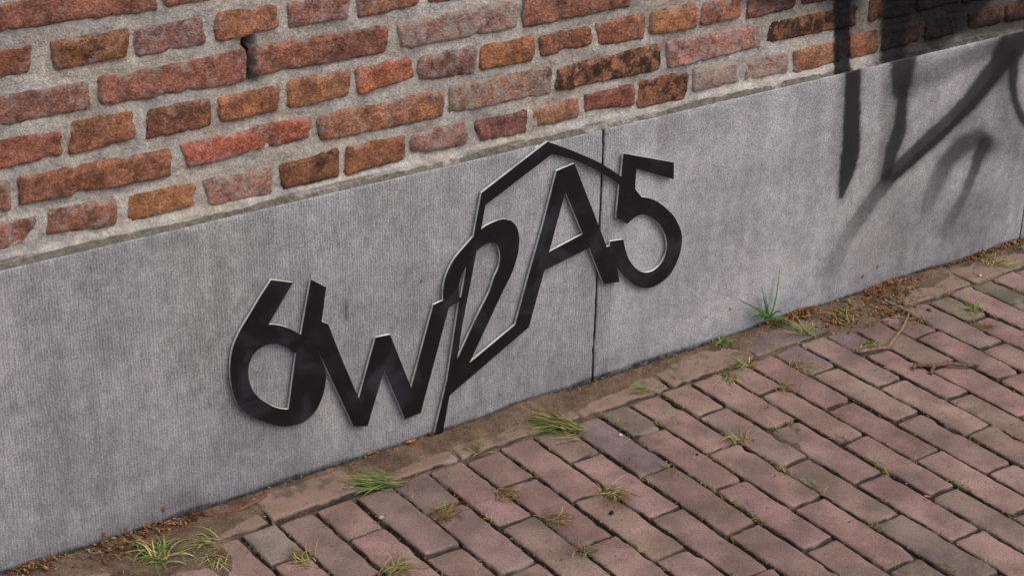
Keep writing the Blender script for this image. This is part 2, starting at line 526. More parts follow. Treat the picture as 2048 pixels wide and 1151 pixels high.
# colour kinds, sRGB, burnt, dust
KIND = {'R': ((157, 107, 87), .14, .38), 'O': ((168, 116, 86), .16, .34), 'P': ((142, 100, 90), .18, .42), 'D': ((150, 106, 80), .60, .24),
        'K': ((166, 122, 106), .08, .60), 'B': ((172, 104, 80), .10, .36), 'M': ((158, 110, 80), .42, .30), 'N': ((152, 104, 82), .30, .36)}
BRICKS = {
    1: [('R', (6, 8), (311, -38), (311, 18), (3, 60)), ('R', (332, -40), (468, -65), (470, -12), (335, 15))],
    2: [('O', (-66, 118), (61, 95), (58, 143), (-66, 170)), ('M', (104, 88), (254, 60), (250, 113), (113, 139)),
        ('P', (269, 64), (403, 37), (411, 87), (278, 111)), ('O', (437, 27), (553, 15), (557, 52), (434, 84)),
        ('K', (578, 8), (700, -15), (693, 34), (582, 56)), ('R', (719, -20), (838, -45), (838, 9), (720, 35)),
        ('R', (858, -40), (945, -60), (948, -8), (862, 6))],
    3: [('P', (-130, 222), (172, 166), (179, 215), (-130, 278)), ('R', (198, 160), (490, 104), (488, 164), (206, 208)),
        ('N', (513, 98), (776, 54), (769, 105), (515, 148)), ('K', (798, 51), (1034, 4), (1034, 54), (805, 96)),
        ('R', (1050, -1), (1260, -38), (1259, 11), (1051, 54)), ('P', (1283, -38), (1370, -58), (1372, -15), (1284, 3))],
    4: [('R', (-15, 290), (118, 264), (123, 307), (-12, 341)), ('R', (145, 247), (268, 226), (269, 273), (145, 307)),
        ('N', (304, 222), (419, 199), (421, 250), (294, 278)), ('O', (439, 198), (558, 173), (555, 220), (445, 243)),
        ('O', (580, 163), (698, 146), (697, 190), (580, 215)), ('B', (714, 142), (820, 118), (828, 150), (721, 188)),
        ('P', (840, 118), (953, 94), (951, 145), (843, 161)), ('O', (964, 96), (1069, 74), (1067, 120), (964, 140)),
        ('D', (1084, 78), (1180, 56), (1185, 86), (1086, 111)), ('O', (1198, 50), (1290, 28), (1290, 78), (1200, 90)),
        ('O', (1306, 28), (1394, 10), (1394, 55), (1304, 69)), ('N', (1410, 9), (1483, -5), (1483, 33), (1406, 49)),
        ('P', (1500, -8), (1590, -30), (1588, 14), (1498, 36)), ('P', (1606, -34), (1690, -52), (1690, -10), (1606, 10))],
    5: [('R', (-120, 388), (18, 365), (19, 418), (-120, 452)), ('O', (40, 358), (337, 303), (339, 350), (45, 408)),
        ('B', (363, 293), (624, 238), (614, 275), (384, 334)), ('R', (638, 236), (886, 181), (887, 233), (648, 280)),
        ('K', (903, 175), (1104, 136), (1102, 185), (901, 226)), ('D', (1120, 140), (1323, 88), (1320, 140), (1117, 180)),
        ('K', (1338, 85), (1523, 50), (1520, 93), (1340, 135)), ('D', (1545, 47), (1716, 13), (1711, 50), (1538, 84)),
        ('N', (1741, -2), (1826, -18), (1824, 27), (1740, 41)), ('N', (1838, -22), (1922, -40), (1920, 4), (1836, 22))],
    6: [('R', (-60, 464), (71, 436), (72, 478), (-60, 517)), ('R', (104, 424), (231, 401), (234, 449), (94, 467)),
        ('O', (263, 395), (389, 369), (389, 410), (261, 443)), ('K', (411, 365), (540, 338), (543, 388), (423, 410)),
        ('D', (563, 335), (675, 299), (677, 353), (570, 376)), ('O', (698, 298), (807, 273), (809, 315), (695, 348)),
        ('K', (828, 270), (933, 246), (934, 288), (826, 308)), ('P', (956, 246), (1053, 224), (1051, 263), (965, 281)),
        ('O', (1065, 223), (1155, 198), (1157, 235), (1063, 255)), ('R', (1175, 193), (1269, 169), (1267, 210), (1173, 223)),
        ('D', (1283, 165), (1379, 148), (1368, 196), (1280, 215)), ('K', (1391, 140), (1473, 128), (1474, 163), (1388, 181)),
        ('K', (1493, 123), (1579, 106), (1574, 145), (1490, 158)), ('O', (1590, 102), (1684, 83), (1684, 120), (1590, 145)),
        ('O', (1702, 73), (1756, 63), (1756, 103), (1702, 118)), ('O', (1769, 60), (1845, 44), (1836, 83), (1767, 100)),
        ('R', (1855, 42), (1926, 27), (1914, 64), (1852, 80)), ('R', (1939, 27), (2006, 12), (2006, 45), (1942, 60)),
        ('O', (2016, 10), (2095, -8), (2095, 25), (2016, 42))],
}
# every digitised colour gets its own shade
brick_mesh_count = 0


def brick_arrays(q, kind, seed, step=0.0042, lowres=False):
    """q: four (x,z) corners TL,TR,BR,BL -> verts (world), faces, col, msk"""
    r = random.Random(seed)
    q = np.array(q, float)
    ctr = q.mean(0)
    d = q - ctr
    q = q + np.sign(d) * np.array([0.0058, 0.0054])
    L = abs(q[1, 0] - q[0, 0]); H = abs(q[0, 1] - q[3, 1])
    if lowres:
        nu, nv = 5, 3
    else:
        nu = max(6, int(L / step)); nv = max(5, int(H / step))
    u = np.linspace(0, 1, nu); v = np.linspace(0, 1, nv)
    # crowd samples to the rim
    u = 0.5 - 0.5 * np.cos(np.pi * u) * 0.18 + (u - 0.5) * 0.82 if not lowres else u
    v = 0.5 - 0.5 * np.cos(np.pi * v) * 0.25 + (v - 0.5) * 0.75 if not lowres else v
    U, V = np.meshgrid(u, v, indexing='ij')
    P = ((1 - U) * (1 - V))[..., None] * q[3] + (U * (1 - V))[..., None] * q[2] + (U * V)[..., None] * q[1] + ((1 - U) * V)[..., None] * q[0]
    x = P[..., 0].ravel(); z = P[..., 1].ravel(); U = U.ravel(); V = V.ravel()
    s = seed * 13 % 9973
    e = np.minimum(np.minimum(U, 1 - U) * L, np.minimum(V, 1 - V) * H)
    # rounded corners
    cu = np.minimum(U, 1 - U) * L; cv = np.minimum(V, 1 - V) * H
    rc = 0.006 + 0.007 * r.random()
    k = (cu < rc) & (cv < rc)
    e = np.where(k, np.minimum(e, rc - np.hypot(rc - cu, rc - cv)), e)
    ex = 0.0013 * fbm(x * 45, z * 45, s, 3) + 0.0010 * noise(x * 190, z * 190, s + 3)
    ez = 0.0013 * fbm(x * 38, z * 60, s + 11, 3) + 0.0010 * noise(x * 170, z * 210, s + 5)
    en = e + 0.0016 * noise(x * 75, z * 75, s + 21) - 0.0035 * sstep(0.34, 0.66, fbm(x * 26, z * 30, s + 25, 3))
    rec = 0.0135 * np.exp(-np.maximum(en, -0.002) / 0.0016)
    tilt = (U - .5) * r.uniform(-.0016, .0016) + (V - .5) * r.uniform(-.0022, .0016)
    rug = r.uniform(0.6, 1.5)
    y = YB + r.uniform(-.0022, .0006) + tilt + rec
    if not lowres:
        y = y + rug * (0.0022 * fbm(x * 30, z * 42, s + 31, 4) + 0.0007 * noise(x * 230, z * 260, s + 41))
        cr = np.abs(fbm(x * 16, z * 34, s + 51, 3))
        y = y + rug * 0.0018 * (1 - sstep(0, 0.05, cr)) * (fbm(x * 9, z * 9, s + 61, 2) > 0.0)
    rgb, burnt, dust = KIND[kind]
    c = lin(np.array(rgb) * r.uniform(.97, 1.12)) * np.array([1, r.uniform(.93, 1.07), r.uniform(.92, 1.10)])
    c = c * 1.01 + .06 * c.mean()
    verts = np.stack([x + ex, y, z + ez], 1)
    col = np.tile(c, (len(x), 1))
    msk = np.zeros((len(x), 3))
    msk[:, 0] = np.clip(burnt + 0.12 * noise(x * 14, z * 14, s + 71), 0, 1)
    msk[:, 1] = np.clip(dust + .02 + r.uniform(-.1, .1) + 0.36 * np.exp(-np.maximum(en, 0) / .0045), 0, 1)
    if not lowres:
        msk[:, 2] = paint_amount(verts, PAINT_BRICK)
    F = grid_faces(nu, nv)
    rm = rim(nu, nv)
    n0 = len(verts)
    n = len(rm); i = np.arange(n); j = (i + 1) % n
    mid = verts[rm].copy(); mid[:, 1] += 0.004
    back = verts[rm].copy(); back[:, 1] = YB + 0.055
    verts = np.vstack([verts, mid, back]); col = np.vstack([col, col[rm] * .12, col[rm] * .12])   # sides blackened: shade inside open joints put into the colour
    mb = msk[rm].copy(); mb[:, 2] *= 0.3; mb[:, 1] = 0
    msk = np.vstack([msk, mb, mb])
    F = np.vstack([F, np.stack([rm[i], n0 + i, n0 + j, rm[j]], 1), np.stack([n0 + i, n0 + n + i, n0 + n + j, n0 + j], 1)])
    return verts, F, col, msk


def add_brick(q, kind, seed):
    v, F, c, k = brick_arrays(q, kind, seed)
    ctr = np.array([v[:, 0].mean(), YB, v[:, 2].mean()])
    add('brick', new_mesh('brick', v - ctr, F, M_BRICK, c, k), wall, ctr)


seed = 1
course_z = {}
spans = {}
for ci, lst in BRICKS.items():
    zt, zb, x0, x1 = [], [], 9, -9
    for item in lst:
        q = [on_wall(*p, YB) for p in item[1:]]
        zt += [q[0][1], q[1][1]]; zb += [q[2][1], q[3][1]]
        x0 = min(x0, q[0][0], q[3][0]); x1 = max(x1, q[1][0], q[2][0])
        add_brick(q, item[0], seed); seed += 1
    course_z[ci] = (float(np.mean(zb)), float(np.mean(zt)))
    spans[ci] = (x0, x1)
PITCH_Z = (course_z[2][0] - course_z[6][0]) / 4
for ci in range(0, -30, -1):
    course_z[ci] = (course_z[1][0] + PITCH_Z * (1 - ci), course_z[1][1] + PITCH_Z * (1 - ci))
XI0, XI1, XO0, XO1 = -1.42, 1.62, -3.2, 4.2
KINDS = 'RROOPKNMBRROD'
far_parts = []


def emit(xa, xb, ci):
    """one brick the photo does not show (beyond its frame)"""
    global seed
    zb, zt = course_z[ci]
    rr = random.Random(seed * 7 + 1)
    q = [(xa, zt + rr.uniform(-.002, .002)), (xb, zt + rr.uniform(-.002, .002)), (xb, zb + rr.uniform(-.002, .002)), (xa, zb + rr.uniform(-.002, .002))]
    kd = rr.choice(KINDS)
    if XI0 < xa and xb < XI1 and ci >= -2 and zb < 0.93:
        add_brick(q, kd, seed)
    else:
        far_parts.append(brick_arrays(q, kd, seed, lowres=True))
    seed += 1


def fill(ci, a, b, rightward):
    """alternate stretchers and headers from a towards b"""
    rr = random.Random(ci * 31 + (5 if rightward else 9))
    head = (ci % 2 == 0)
    x = a
    while (x < b) if rightward else (x > b):
        head_row = ci % 2 == 0 or ci == 6
        Lb = (0.098 if head_row else 0.208) + rr.uniform(-.006, .006)
        j = 0.012 + rr.uniform(-.003, .004)
        if rightward:
            emit(x + j, x + j + Lb, ci); x += j + Lb
        else:
            emit(x - j - Lb, x - j, ci); x -= j + Lb


for ci in range(6, -30, -1):
    if ci in spans:
        fill(ci, spans[ci][1], XO1, True)
        fill(ci, spans[ci][0], XO0, False)
    else:
        fill(ci, XO0 + 0.03 * (ci % 3), XO1, True)
vo = 0
V_, F_, C_, K_ = [], [], [], []
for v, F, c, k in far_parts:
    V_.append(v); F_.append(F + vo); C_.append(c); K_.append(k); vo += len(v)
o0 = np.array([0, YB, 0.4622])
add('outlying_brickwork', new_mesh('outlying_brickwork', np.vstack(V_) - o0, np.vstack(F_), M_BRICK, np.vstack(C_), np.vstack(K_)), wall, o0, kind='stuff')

# mortar: an uneven sheet between the bricks, ending below in a sloping fillet on the plinth
ZTOP = 0.4622                                 # top of the plinth
hx0, hz0 = on_wall(494, 168, YB); hx1, hz1 = on_wall(509, 76, YB)


def mortar_sheet(x0, x1, z1, step, fine):
    xs = np.arange(x0, x1 + step, step)
    # profile: fillet from the plinth's arris up to the wall plane, then up the wall
    prof = [(0.0035, ZTOP - 0.0005), (0.0050, ZTOP + 0.0016), (0.0075, ZTOP + 0.0036), (0.0105, ZTOP + 0.0056), (0.0138, ZTOP + 0.0076), (0.0172, ZTOP + 0.0098), (0.0210, ZTOP + 0.0118), (0.0228, ZTOP + 0.0148)]
    zs = np.arange(ZTOP + 0.0188, z1, step)
    py = np.array([p[0] for p in prof] + [0.0236] * len(zs)); pz = np.array([p[1] for p in prof] + list(zs))
    X, K = np.meshgrid(xs, np.arange(len(py)), indexing='ij')
    Y = py[K]; Z = pz[K]
    up = sstep(ZTOP + 0.002, ZTOP + 0.02, Z)
    n = 0.0015 * fbm(X * 24, Z * 24, 101, 4) + (0.0007 * noise(X * 260, Z * 260, 111) if fine else 0)
    sm = -0.0024 * sstep(0.18, 0.5, fbm(X * 13, Z * 20, 121, 3))          # mortar smeared over the brick edges
    rk = 0.0025 * sstep(0.15, 0.5, fbm(X * 8, Z * 30, 131, 3))            # raked-out places
    Y = Y + up * (n + sm * 0.8 + rk) + (1 - up) * 0.0016 * fbm(X * 60, K * 0.7, 141, 3)
    Zj = Z + (1 - up) * 0.0012 * fbm(X * 40, K * 0.5, 151, 3)
    # the one joint that has lost its mortar
    hole = sstep(hx0 - .004, hx0 + .003, X) * (1 - sstep(hx1 - .002, hx1 + .004, X)) * sstep(hz0 - .004, hz0 + .004, Z) * (1 - sstep(hz1 - .006, hz1 + .004, Z))
    Y = Y + 0.05 * hole
    V = np.stack([X.ravel(), Y.ravel(), Zj.ravel()], 1)
    x, z = V[:, 0], V[:, 2]
    h = (z - ZTOP)
    moss = sstep(0.0090, 0.0045, h + 0.0022 * fbm(x * 30, z * 20, 165, 4)) * (0.62 + 0.55 * fbm(x * 10, z * 3, 161, 4)) + 0.15 * sstep(.02, 0, h)
    dirt_shade = 0.75 * np.clip(1 - np.abs(h - 0.0075) / 0.0026, 0, 1) * sstep(-0.3, 0.4, fbm(x * 9, 0 * z, 171, 3)) * (1 - 0.5 * sstep(0, .3, x))
    dirt_shade += 0.9 * hole.ravel()  # empty joint darkened as well, its deep shade put into the colour
    soot = 0.35 * sstep(0.1, 0.5, fbm(x * 6, z * 9, 181, 3))
    K3 = np.stack([np.clip(moss, 0, 1), np.clip(dirt_shade + soot * 0.3, 0, 1), paint_amount(V, PAINT_BRICK) if fine else 0 * x], 1)
    return V, grid_faces(len(xs), len(py)), K3


V, F, K3 = mortar_sheet(-1.45, 1.65, 1.02, 0.0045, True)
add('mortar', new_mesh('mortar', V - o0, F, M_MORTAR, msk=K3), wall, o0)
for nm, (a, b, zz) in {'l': (XO0, -1.45, 2.5), 'r': (1.65, XO1, 2.5)}.items():
    V, F, K3 = mortar_sheet(a, b, zz, 0.03, False)
    add('mortar', new_mesh('mortar', V - o0, F, M_MORTAR, msk=K3), wall, o0)
V = np.array([[-1.45, 0.026, 1.0], [1.65, 0.026, 1.0], [1.65, 0.026, 2.5], [-1.45, 0.026, 2.5]])
add('mortar', new_mesh('mortar', V - o0, [(0, 1, 2, 3)], M_MORTAR, msk=(0, 0, 0)), wall, o0)
# body of the wall behind the facing
V = np.array([[x, y, z] for x in (XO0, XO1) for y in (0.078, 0.30) for z in (-0.05, 2.55)])
F = [(0, 1, 3, 2), (4, 6, 7, 5), (0, 4, 5, 1), (2, 3, 7, 6), (0, 2, 6, 4), (1, 5, 7, 3)]
add('wall_core', new_mesh('wall_core', V - o0, F, M_MORTAR, msk=(0, 0.7, 0), smooth=False), wall, o0)

# ------------------------------------------------------------------ stone plinth
plinth = add('stone_plinth', None, None, (0, 0, 0),
             'grey stone plinth of upright slabs with fine vertical tooling below the bricks', 'plinth')
SLAB_RGB = lin((165, 164, 166))


def slab(x0, x1, label, shade, groove_fn, fine=True, step=0.0042):
    z0, z1 = -0.03, ZTOP
    r = 0.0018
    edge = [0, 0.0004, 0.0009, 0.0018]
    if not fine:
        step = 0.05
    xs = np.r_[[x0 + t for t in edge], np.arange(x0 + 0.006, x1 - 0.005, step), [x1 - t for t in edge[::-1]]]
    zs = np.r_[np.arange(z0, z1 - 0.005, step), [z1 - t for t in edge[::-1]]]
    X, Z = np.meshgrid(xs, zs, indexing='ij')
    e = np.minimum(np.minimum(X - x0, x1 - X), z1 - Z)
    e2 = np.clip(r - e, 0, r)
    Y = r - np.sqrt(np.maximum(r * r - e2 * e2, 0))
    chip = 0.004 * sstep(0.34, 0.6, fbm(X * 26, Z * 26, 201, 3)) * np.exp(-np.maximum(e, 0) / .003)
    Y = Y + 0.0005 * fbm(X * 18, Z * 18, 211, 3) + chip
    V = np.stack([X.ravel(), Y.ravel(), Z.ravel()], 1)
    x, z = V[:, 0], V[:, 2]
    g = np.clip(groove_fn(x, z), 0, 1)
    wob = 0.006 * fbm(x * 12, 0 * x, 221, 3)
    damp = 0.85 * (1 - sstep(0.004 + wob, 0.011 + wob, z)) + 0.34 * (1 - sstep(0.0, 0.060 + 4 * wob, z)) * (0.6 + 0.6 * fbm(x * 14, z * 10, 225, 3))
    # drips and old marks read from the photo
    px, py = project(V)
    drip = 0.85 * np.exp(-((px - 692) / 5) ** 2) * sstep(590, 605, py) * (1 - sstep(636, 644, py))
    drip += 0.35 * sstep(0.36, 0.6, fbm(x * 9, z * 2.2, 231, 4)) * sstep(0.2, 0.46, z)
    st = np.clip(np.maximum(damp, 0) + drip * 0.7 + 0.10 * sstep(0.25, 0.6, fbm(x * 5, z * 5, 241, 4)), 0, 1)
    K3 = np.stack([g, st, paint_amount(V, PAINT_SLAB) if fine else 0 * x], 1)
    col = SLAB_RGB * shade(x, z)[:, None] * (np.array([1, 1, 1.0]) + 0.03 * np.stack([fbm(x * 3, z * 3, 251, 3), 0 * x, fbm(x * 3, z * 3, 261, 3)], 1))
    F = grid_faces(len(xs), len(zs))
    rm = rim(len(xs), len(zs)); n0 = len(V)
    md = V[rm].copy(); md[:, 1] += 0.0022
    bk = V[rm].copy(); bk[:, 1] = 0.06
    n = len(rm); i = np.arange(n); j = (i + 1) % n
    F = np.vstack([F, np.stack([rm[i], n0 + i, n0 + j, rm[j]], 1), np.stack([n0 + i, n0 + n + i, n0 + n + j, n0 + j], 1)])
    V = np.vstack([V, md, bk]); col = np.vstack([col, col[rm], col[rm]])
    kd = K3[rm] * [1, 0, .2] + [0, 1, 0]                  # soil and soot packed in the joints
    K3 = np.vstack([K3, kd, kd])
    c = np.array([(x0 + x1) / 2, 0, 0])
    return add('stone_slab', new_mesh('stone_slab', V - c, F, M_STONE, col, K3), plinth, c, label)


def groove_a(x, z):
    return 0.80 + 0.5 * fbm(x * 4, z * 4, 301, 3)


def groove_b(x, z):
    m_ = 1 - sstep(0.030, 0.040, x)
    return np.maximum(1.3 * m_, 0.30 + 0.55 * fbm(x * 3, z * 3, 311, 3) - 0.15 * x)


XJ = 1.118
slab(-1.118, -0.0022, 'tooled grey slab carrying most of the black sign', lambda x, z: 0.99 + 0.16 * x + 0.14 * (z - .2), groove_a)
slab(0.0020, XJ - 0.0020, 'paler grey slab sprayed with black graffiti', lambda x, z: 1.0 + 0.06 * x, groove_b)
slab(XJ + 0.0020, XJ + 1.11, None, lambda x, z: 1.0 + 0 * x, groove_b, fine=True, step=0.008)
slab(-2.24, -1.1224, None, lambda x, z: 0.85 + 0 * x, groove_a, fine=True, step=0.008)
slab(-3.2, -2.2445, None, lambda x, z: 0.85 + 0 * x, groove_a, fine=False)
slab(XJ + 1.1145, 4.2, None, lambda x, z: 1.0 + 0 * x, groove_b, fine=False)
# dark bedding behind the slab joints
V = np.array([[XO0, 0.045, -0.05], [XO1, 0.045, -0.05], [XO1, 0.045, ZTOP - 0.004], [XO0, 0.045, ZTOP - 0.004]])
add('bedding', new_mesh('bedding', V, [(0, 1, 2, 3)], M_MORTAR, msk=(0, 1.0, 0)), plinth)

# ------------------------------------------------------------------ pavement
pave = add('pavement', None, None, (0, 0, 0), kind='structure')
LX = [-0.733, -0.671, -0.607, -0.539, -0.472, -0.403, -0.336, -0.266, -0.198, -0.132, -0.064, 0.002, 0.071, 0.138, 0.206, 0.268, 0.334, 0.400,
      0.467, 0.528, 0.599, 0.664, 0.734, 0.797, 0.862, 0.923]
lines = {k: x for k, x in enumerate(LX)}
for k in range(26, 80):
    lines[k] = lines[k - 1] + 0.0665 + random.uniform(-.0015, .0015)
for k in range(-1, -42, -1):
    lines[k] = lines[k + 1] - 0.0667 + random.uniform(-.0015, .0015)
PAV = [(139, 115, 106), (136, 113, 105), (133, 112, 105), (142, 116, 107), (137, 114, 104), (133, 112, 102), (139, 112, 105)]
YBORD = -0.083


def paver_arrays(x0, x1, y0, y1, seed, zoff=0.0, tilt=(0, 0), step=0.0085, sand=0.2, green=0.0, rgb=None, rot=0.0):
    """block between x0..x1 and y0..y1 (y1 > y0), top at z=zoff"""
    r = random.Random(seed)
    W, L = x1 - x0, y1 - y0
    if step:
        ed = [0, 0.0008, 0.0018, 0.0034, 0.006]
        us = np.r_[ed, np.linspace(0.012, W - 0.012, max(2, int((W - .02) / step))), [W - t for t in ed[::-1]]]
        vs_ = np.r_[ed, np.linspace(0.012, L - 0.012, max(2, int((L - .02) / step))), [L - t for t in ed[::-1]]]
    else:
        us = np.array([0, .004, W - .004, W]); vs_ = np.array([0, .004, L - .004, L])
    A, B = np.meshgrid(us, vs_, indexing='ij')
    a = A.ravel(); b = B.ravel()
    cu = np.minimum(a, W - a); cv = np.minimum(b, L - b)
    e = np.minimum(cu, cv)
    rc = r.uniform(.003, .008)
    k = (cu < rc) & (cv < rc)
    e = np.where(k, np.minimum(e, rc - np.hypot(rc - cu, rc - cv)), e)
    x = x0 + a; y = y0 + b
    s = seed * 17 % 9973
    if step:
        en = e + 0.0022 * fbm(x * 60, y * 60, s, 3)
        chip = 0.006 * sstep(0.30, 0.62, fbm(x * 28, y * 28, s + 7, 3)) * np.exp(-np.maximum(e, 0) / .005)
        rec = 0.0130 * np.exp(-np.maximum(en + 0.0012, -0.001) / 0.0012)
        z = zoff - np.minimum(rec, 0.016) - chip + 0.0011 * fbm(x * 22, y * 22, s + 9, 3) + 0.0003 * noise(x * 220, y * 220, s + 15)
        ox = 0.0012 * fbm(x * 30, y * 30, s + 19, 2); oy = 0.0012 * fbm(x * 30, y * 30, s + 23, 2)
    else:
        z = zoff - 0.008 * (e < 0.002); ox = oy = 0
        chip = 0 * x
    z = z + tilt[0] * (a / W - .5) + tilt[1] * (b / L - .5)
    cx, cy = x0 + W / 2, y0 + L / 2
    xr = cx + (x - cx + ox) * math.cos(rot) - (y - cy + oy) * math.sin(rot)
    yr = cy + (x - cx + ox) * math.sin(rot) + (y - cy + oy) * math.cos(rot)
    V = np.stack([xr, yr, z], 1)
    c = lin(np.array(rgb or r.choice(PAV)) * r.uniform(.95, 1.05)) * np.array([1, r.uniform(.98, 1.02), r.uniform(.97, 1.03)])
    soil_shade = (1 - sstep(0.0002, 0.0020, e + 0.0012 * fbm(x * 50, y * 50, s + 33, 2)))[:, None]  # rims and sides darkened to soil brown, standing in for joint shade
    col = np.tile(c, (len(x), 1)) * (1 - soil_shade) + np.array([.055, .043, .033]) * soil_shade
    sd_ = np.clip(sand - 0.4 * soil_shade[:, 0] + 0.10 * np.exp(-e / .006) + 0.10 * noise(x * 11, y * 11, s + 27), 0, 1)
    gd = np.clip(green + 0.10 * np.exp(-e / .006), 0, 1)
    msk = np.stack([sd_, gd + 0 * x, np.clip(chip / .004, 0, 1)], 1)
    F = grid_faces(len(us), len(vs_))
    rm = rim(len(us), len(vs_)); n0 = len(V)
    bk = V[rm].copy(); bk[:, 2] = -0.055
    n = len(rm); i = np.arange(n); j = (i + 1) % n
    F = np.vstack([F, np.stack([rm[i], n0 + i, n0 + j, rm[j]], 1)])
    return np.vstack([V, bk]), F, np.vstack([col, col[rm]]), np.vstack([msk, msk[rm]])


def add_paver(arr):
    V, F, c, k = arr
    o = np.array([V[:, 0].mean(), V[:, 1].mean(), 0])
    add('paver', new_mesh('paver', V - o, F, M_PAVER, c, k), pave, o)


far_p = []
sd_i = 5000
SPECIAL = {(0, 0): dict(rgb=(128, 116, 108), sand=.45), (3, 0): dict(zoff=.0035, tilt=(0, -.004)), (10, 0): dict(rgb=(118, 106, 96), green=.25),
           (16, 0): dict(rgb=(118, 102, 99)), (18, 0): dict(rgb=(118, 102, 99)), (24, 0): dict(rgb=(112, 104, 90), green=.5), (22, 0): dict(rgb=(116, 106, 92), green=.4),
           (13, 2): dict(sand=.34), (14, 3): dict(rgb=(125, 108, 98), green=.2), (11, 3): dict(rgb=(122, 105, 96), green=.2), (12, 3): dict(rgb=(122, 106, 97), green=.18),
           (5, 0): dict(sand=.5, green=.22), (6, 0): dict(sand=.48, green=.2), (7, 0): dict(sand=.30), (4, 0): dict(rgb=(124, 106, 98), sand=.3),
           (9, 0): dict(rgb=(118, 102, 98), sand=.28), (8, 0): dict(sand=.42, green=.15)}
for k in range(-36, 78):
    x0, x1 = lines[k], lines[k + 1]
    rk = random.Random(900 + k)
    y = YBORD - 0.010 + rk.uniform(-.003, .003)
    first = True
    row = 0
    while y > -4.6:
        Lp = (0.098 if (k % 2 == 0) else 0.198) if first else 0.1975
        first = False
        Lp += rk.uniform(-.003, .003)
        j = 0.0045 + rk.uniform(-.001, .0015)
        xa, xb, ya, yb = x0 + .0022, x1 - .0022, y - Lp + j / 2, y - j / 2
        near = -10 <= k <= 34 and y > -0.93
        kw = dict(zoff=rk.uniform(-.0018, .0018), tilt=(rk.uniform(-.0015, .0015), rk.uniform(-.002, .002)), sand=0.29 + rk.uniform(-.06, .12), rot=rk.uniform(-.008, .008))
        kw.update(SPECIAL.get((k, row), {}))
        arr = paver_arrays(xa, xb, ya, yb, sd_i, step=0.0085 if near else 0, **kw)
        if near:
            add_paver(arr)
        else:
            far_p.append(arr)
        sd_i += 1; row += 1
        y -= Lp
# row of blocks laid along the wall
bj = [-0.880, -0.676, -0.510, -0.334, -0.090, 0.105, 0.304, 0.490, 0.685, 0.880, 1.08]
while bj[-1] < 4.2:
    bj.append(bj[-1] + 0.199)
while bj[0] > -3.2:
    bj.insert(0, bj[0] - 0.199)
for i, (a, b) in enumerate(zip(bj[:-1], bj[1:])):
    rk = random.Random(300 + i)
    near = -1.5 < a < 1.6
    dark = abs(a - .304) < .01
    lift = 0.0045 if abs(a + 0.676) < .01 else rk.uniform(-.001, .0015)
    kw = dict(zoff=lift, tilt=(0, rk.uniform(-.002, .002)), sand=.45 if dark else .74, green=.45 if abs(a - .685) < .01 or abs(a - .88) < .01 else .28)
    if dark:
        kw['rgb'] = (108, 98, 96)
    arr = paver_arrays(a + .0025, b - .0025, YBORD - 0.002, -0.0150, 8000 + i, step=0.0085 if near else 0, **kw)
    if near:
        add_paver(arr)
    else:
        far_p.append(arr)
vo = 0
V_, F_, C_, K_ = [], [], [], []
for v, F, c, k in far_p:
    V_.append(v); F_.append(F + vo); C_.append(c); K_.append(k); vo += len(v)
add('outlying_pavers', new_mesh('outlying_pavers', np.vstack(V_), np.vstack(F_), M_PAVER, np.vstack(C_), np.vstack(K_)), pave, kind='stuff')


# sand in the joints and drifted against the plinth
def sand_height(x, y):
    d = -y
    drift = 0.55 + 0.45 * fbm(x * 3.1, 0 * x, 401, 3) - 0.30 * sstep(0.05, 0.35, x) + 0.35 * np.exp(-((x - .60) / .14) ** 2) - 0.45 * np.exp(-((x - .86) / .14) ** 2) - 1.1 * np.exp(-((x - .40) / .085) ** 2) - 0.4 * np.exp(-((x - .2) / .1) ** 2)
    reach = 0.045 + 0.034 * drift + 0.020 * fbm(x * 9, d * 9, 411, 3)
    bank = sstep(reach + 0.035, reach - 0.03, d)
    z = -0.0095 + bank * (0.0098 + 0.0030 * drift) + 0.0016 * fbm(x * 14, y * 14, 421, 4) + 0.0005 * noise(x * 200, y * 200, 431)
    z = z + 0.0070 * sstep(0.15, 0.55, fbm(x * 6, y * 6, 441, 3))
    pt = np.exp(-(((x - .615) / .07) ** 2 + ((d - .085) / .035) ** 2)) * 0.010 + np.exp(-(((x + .93) / .16) ** 2 + ((d - .10) / .06) ** 2)) * 0.008
    return z + pt - 0.004 * sstep(0.004, 0.0, d)


def sand_sheet(x0, x1, y0, step):
    xs = np.arange(x0, x1 + step, step)
    ys = np.r_[[-0.0008, -0.003], np.arange(-0.006, -0.13, -min(step, 0.0045)), np.arange(-0.13, y0, -step)]
    X, Y = np.meshgrid(xs, ys, indexing='ij')
    Z = sand_height(X, Y)
    V = np.stack([X.ravel(), Y.ravel(), Z.ravel()], 1)
    x, y = V[:, 0], V[:, 1]
    field = sstep(-0.085, -0.11, y)
    wet = 0.58 * field + 0.55 * sstep(0.10, 0.5, fbm(x * 9, y * 20, 461, 4)) * (1 - field) + 0.5 * sstep(-0.006, -0.002, y)
    green = 0.10 + 0.35 * sstep(0.1, 0.5, fbm(x * 5, y * 5, 451, 3)) * field
    wet = wet * (0.25 + 0.75 * sstep(0.0, -0.005, V[:, 2]))
    return V, grid_faces(len(xs), len(ys), True), np.stack([np.clip(wet, 0, .8), green, 0 * x], 1)


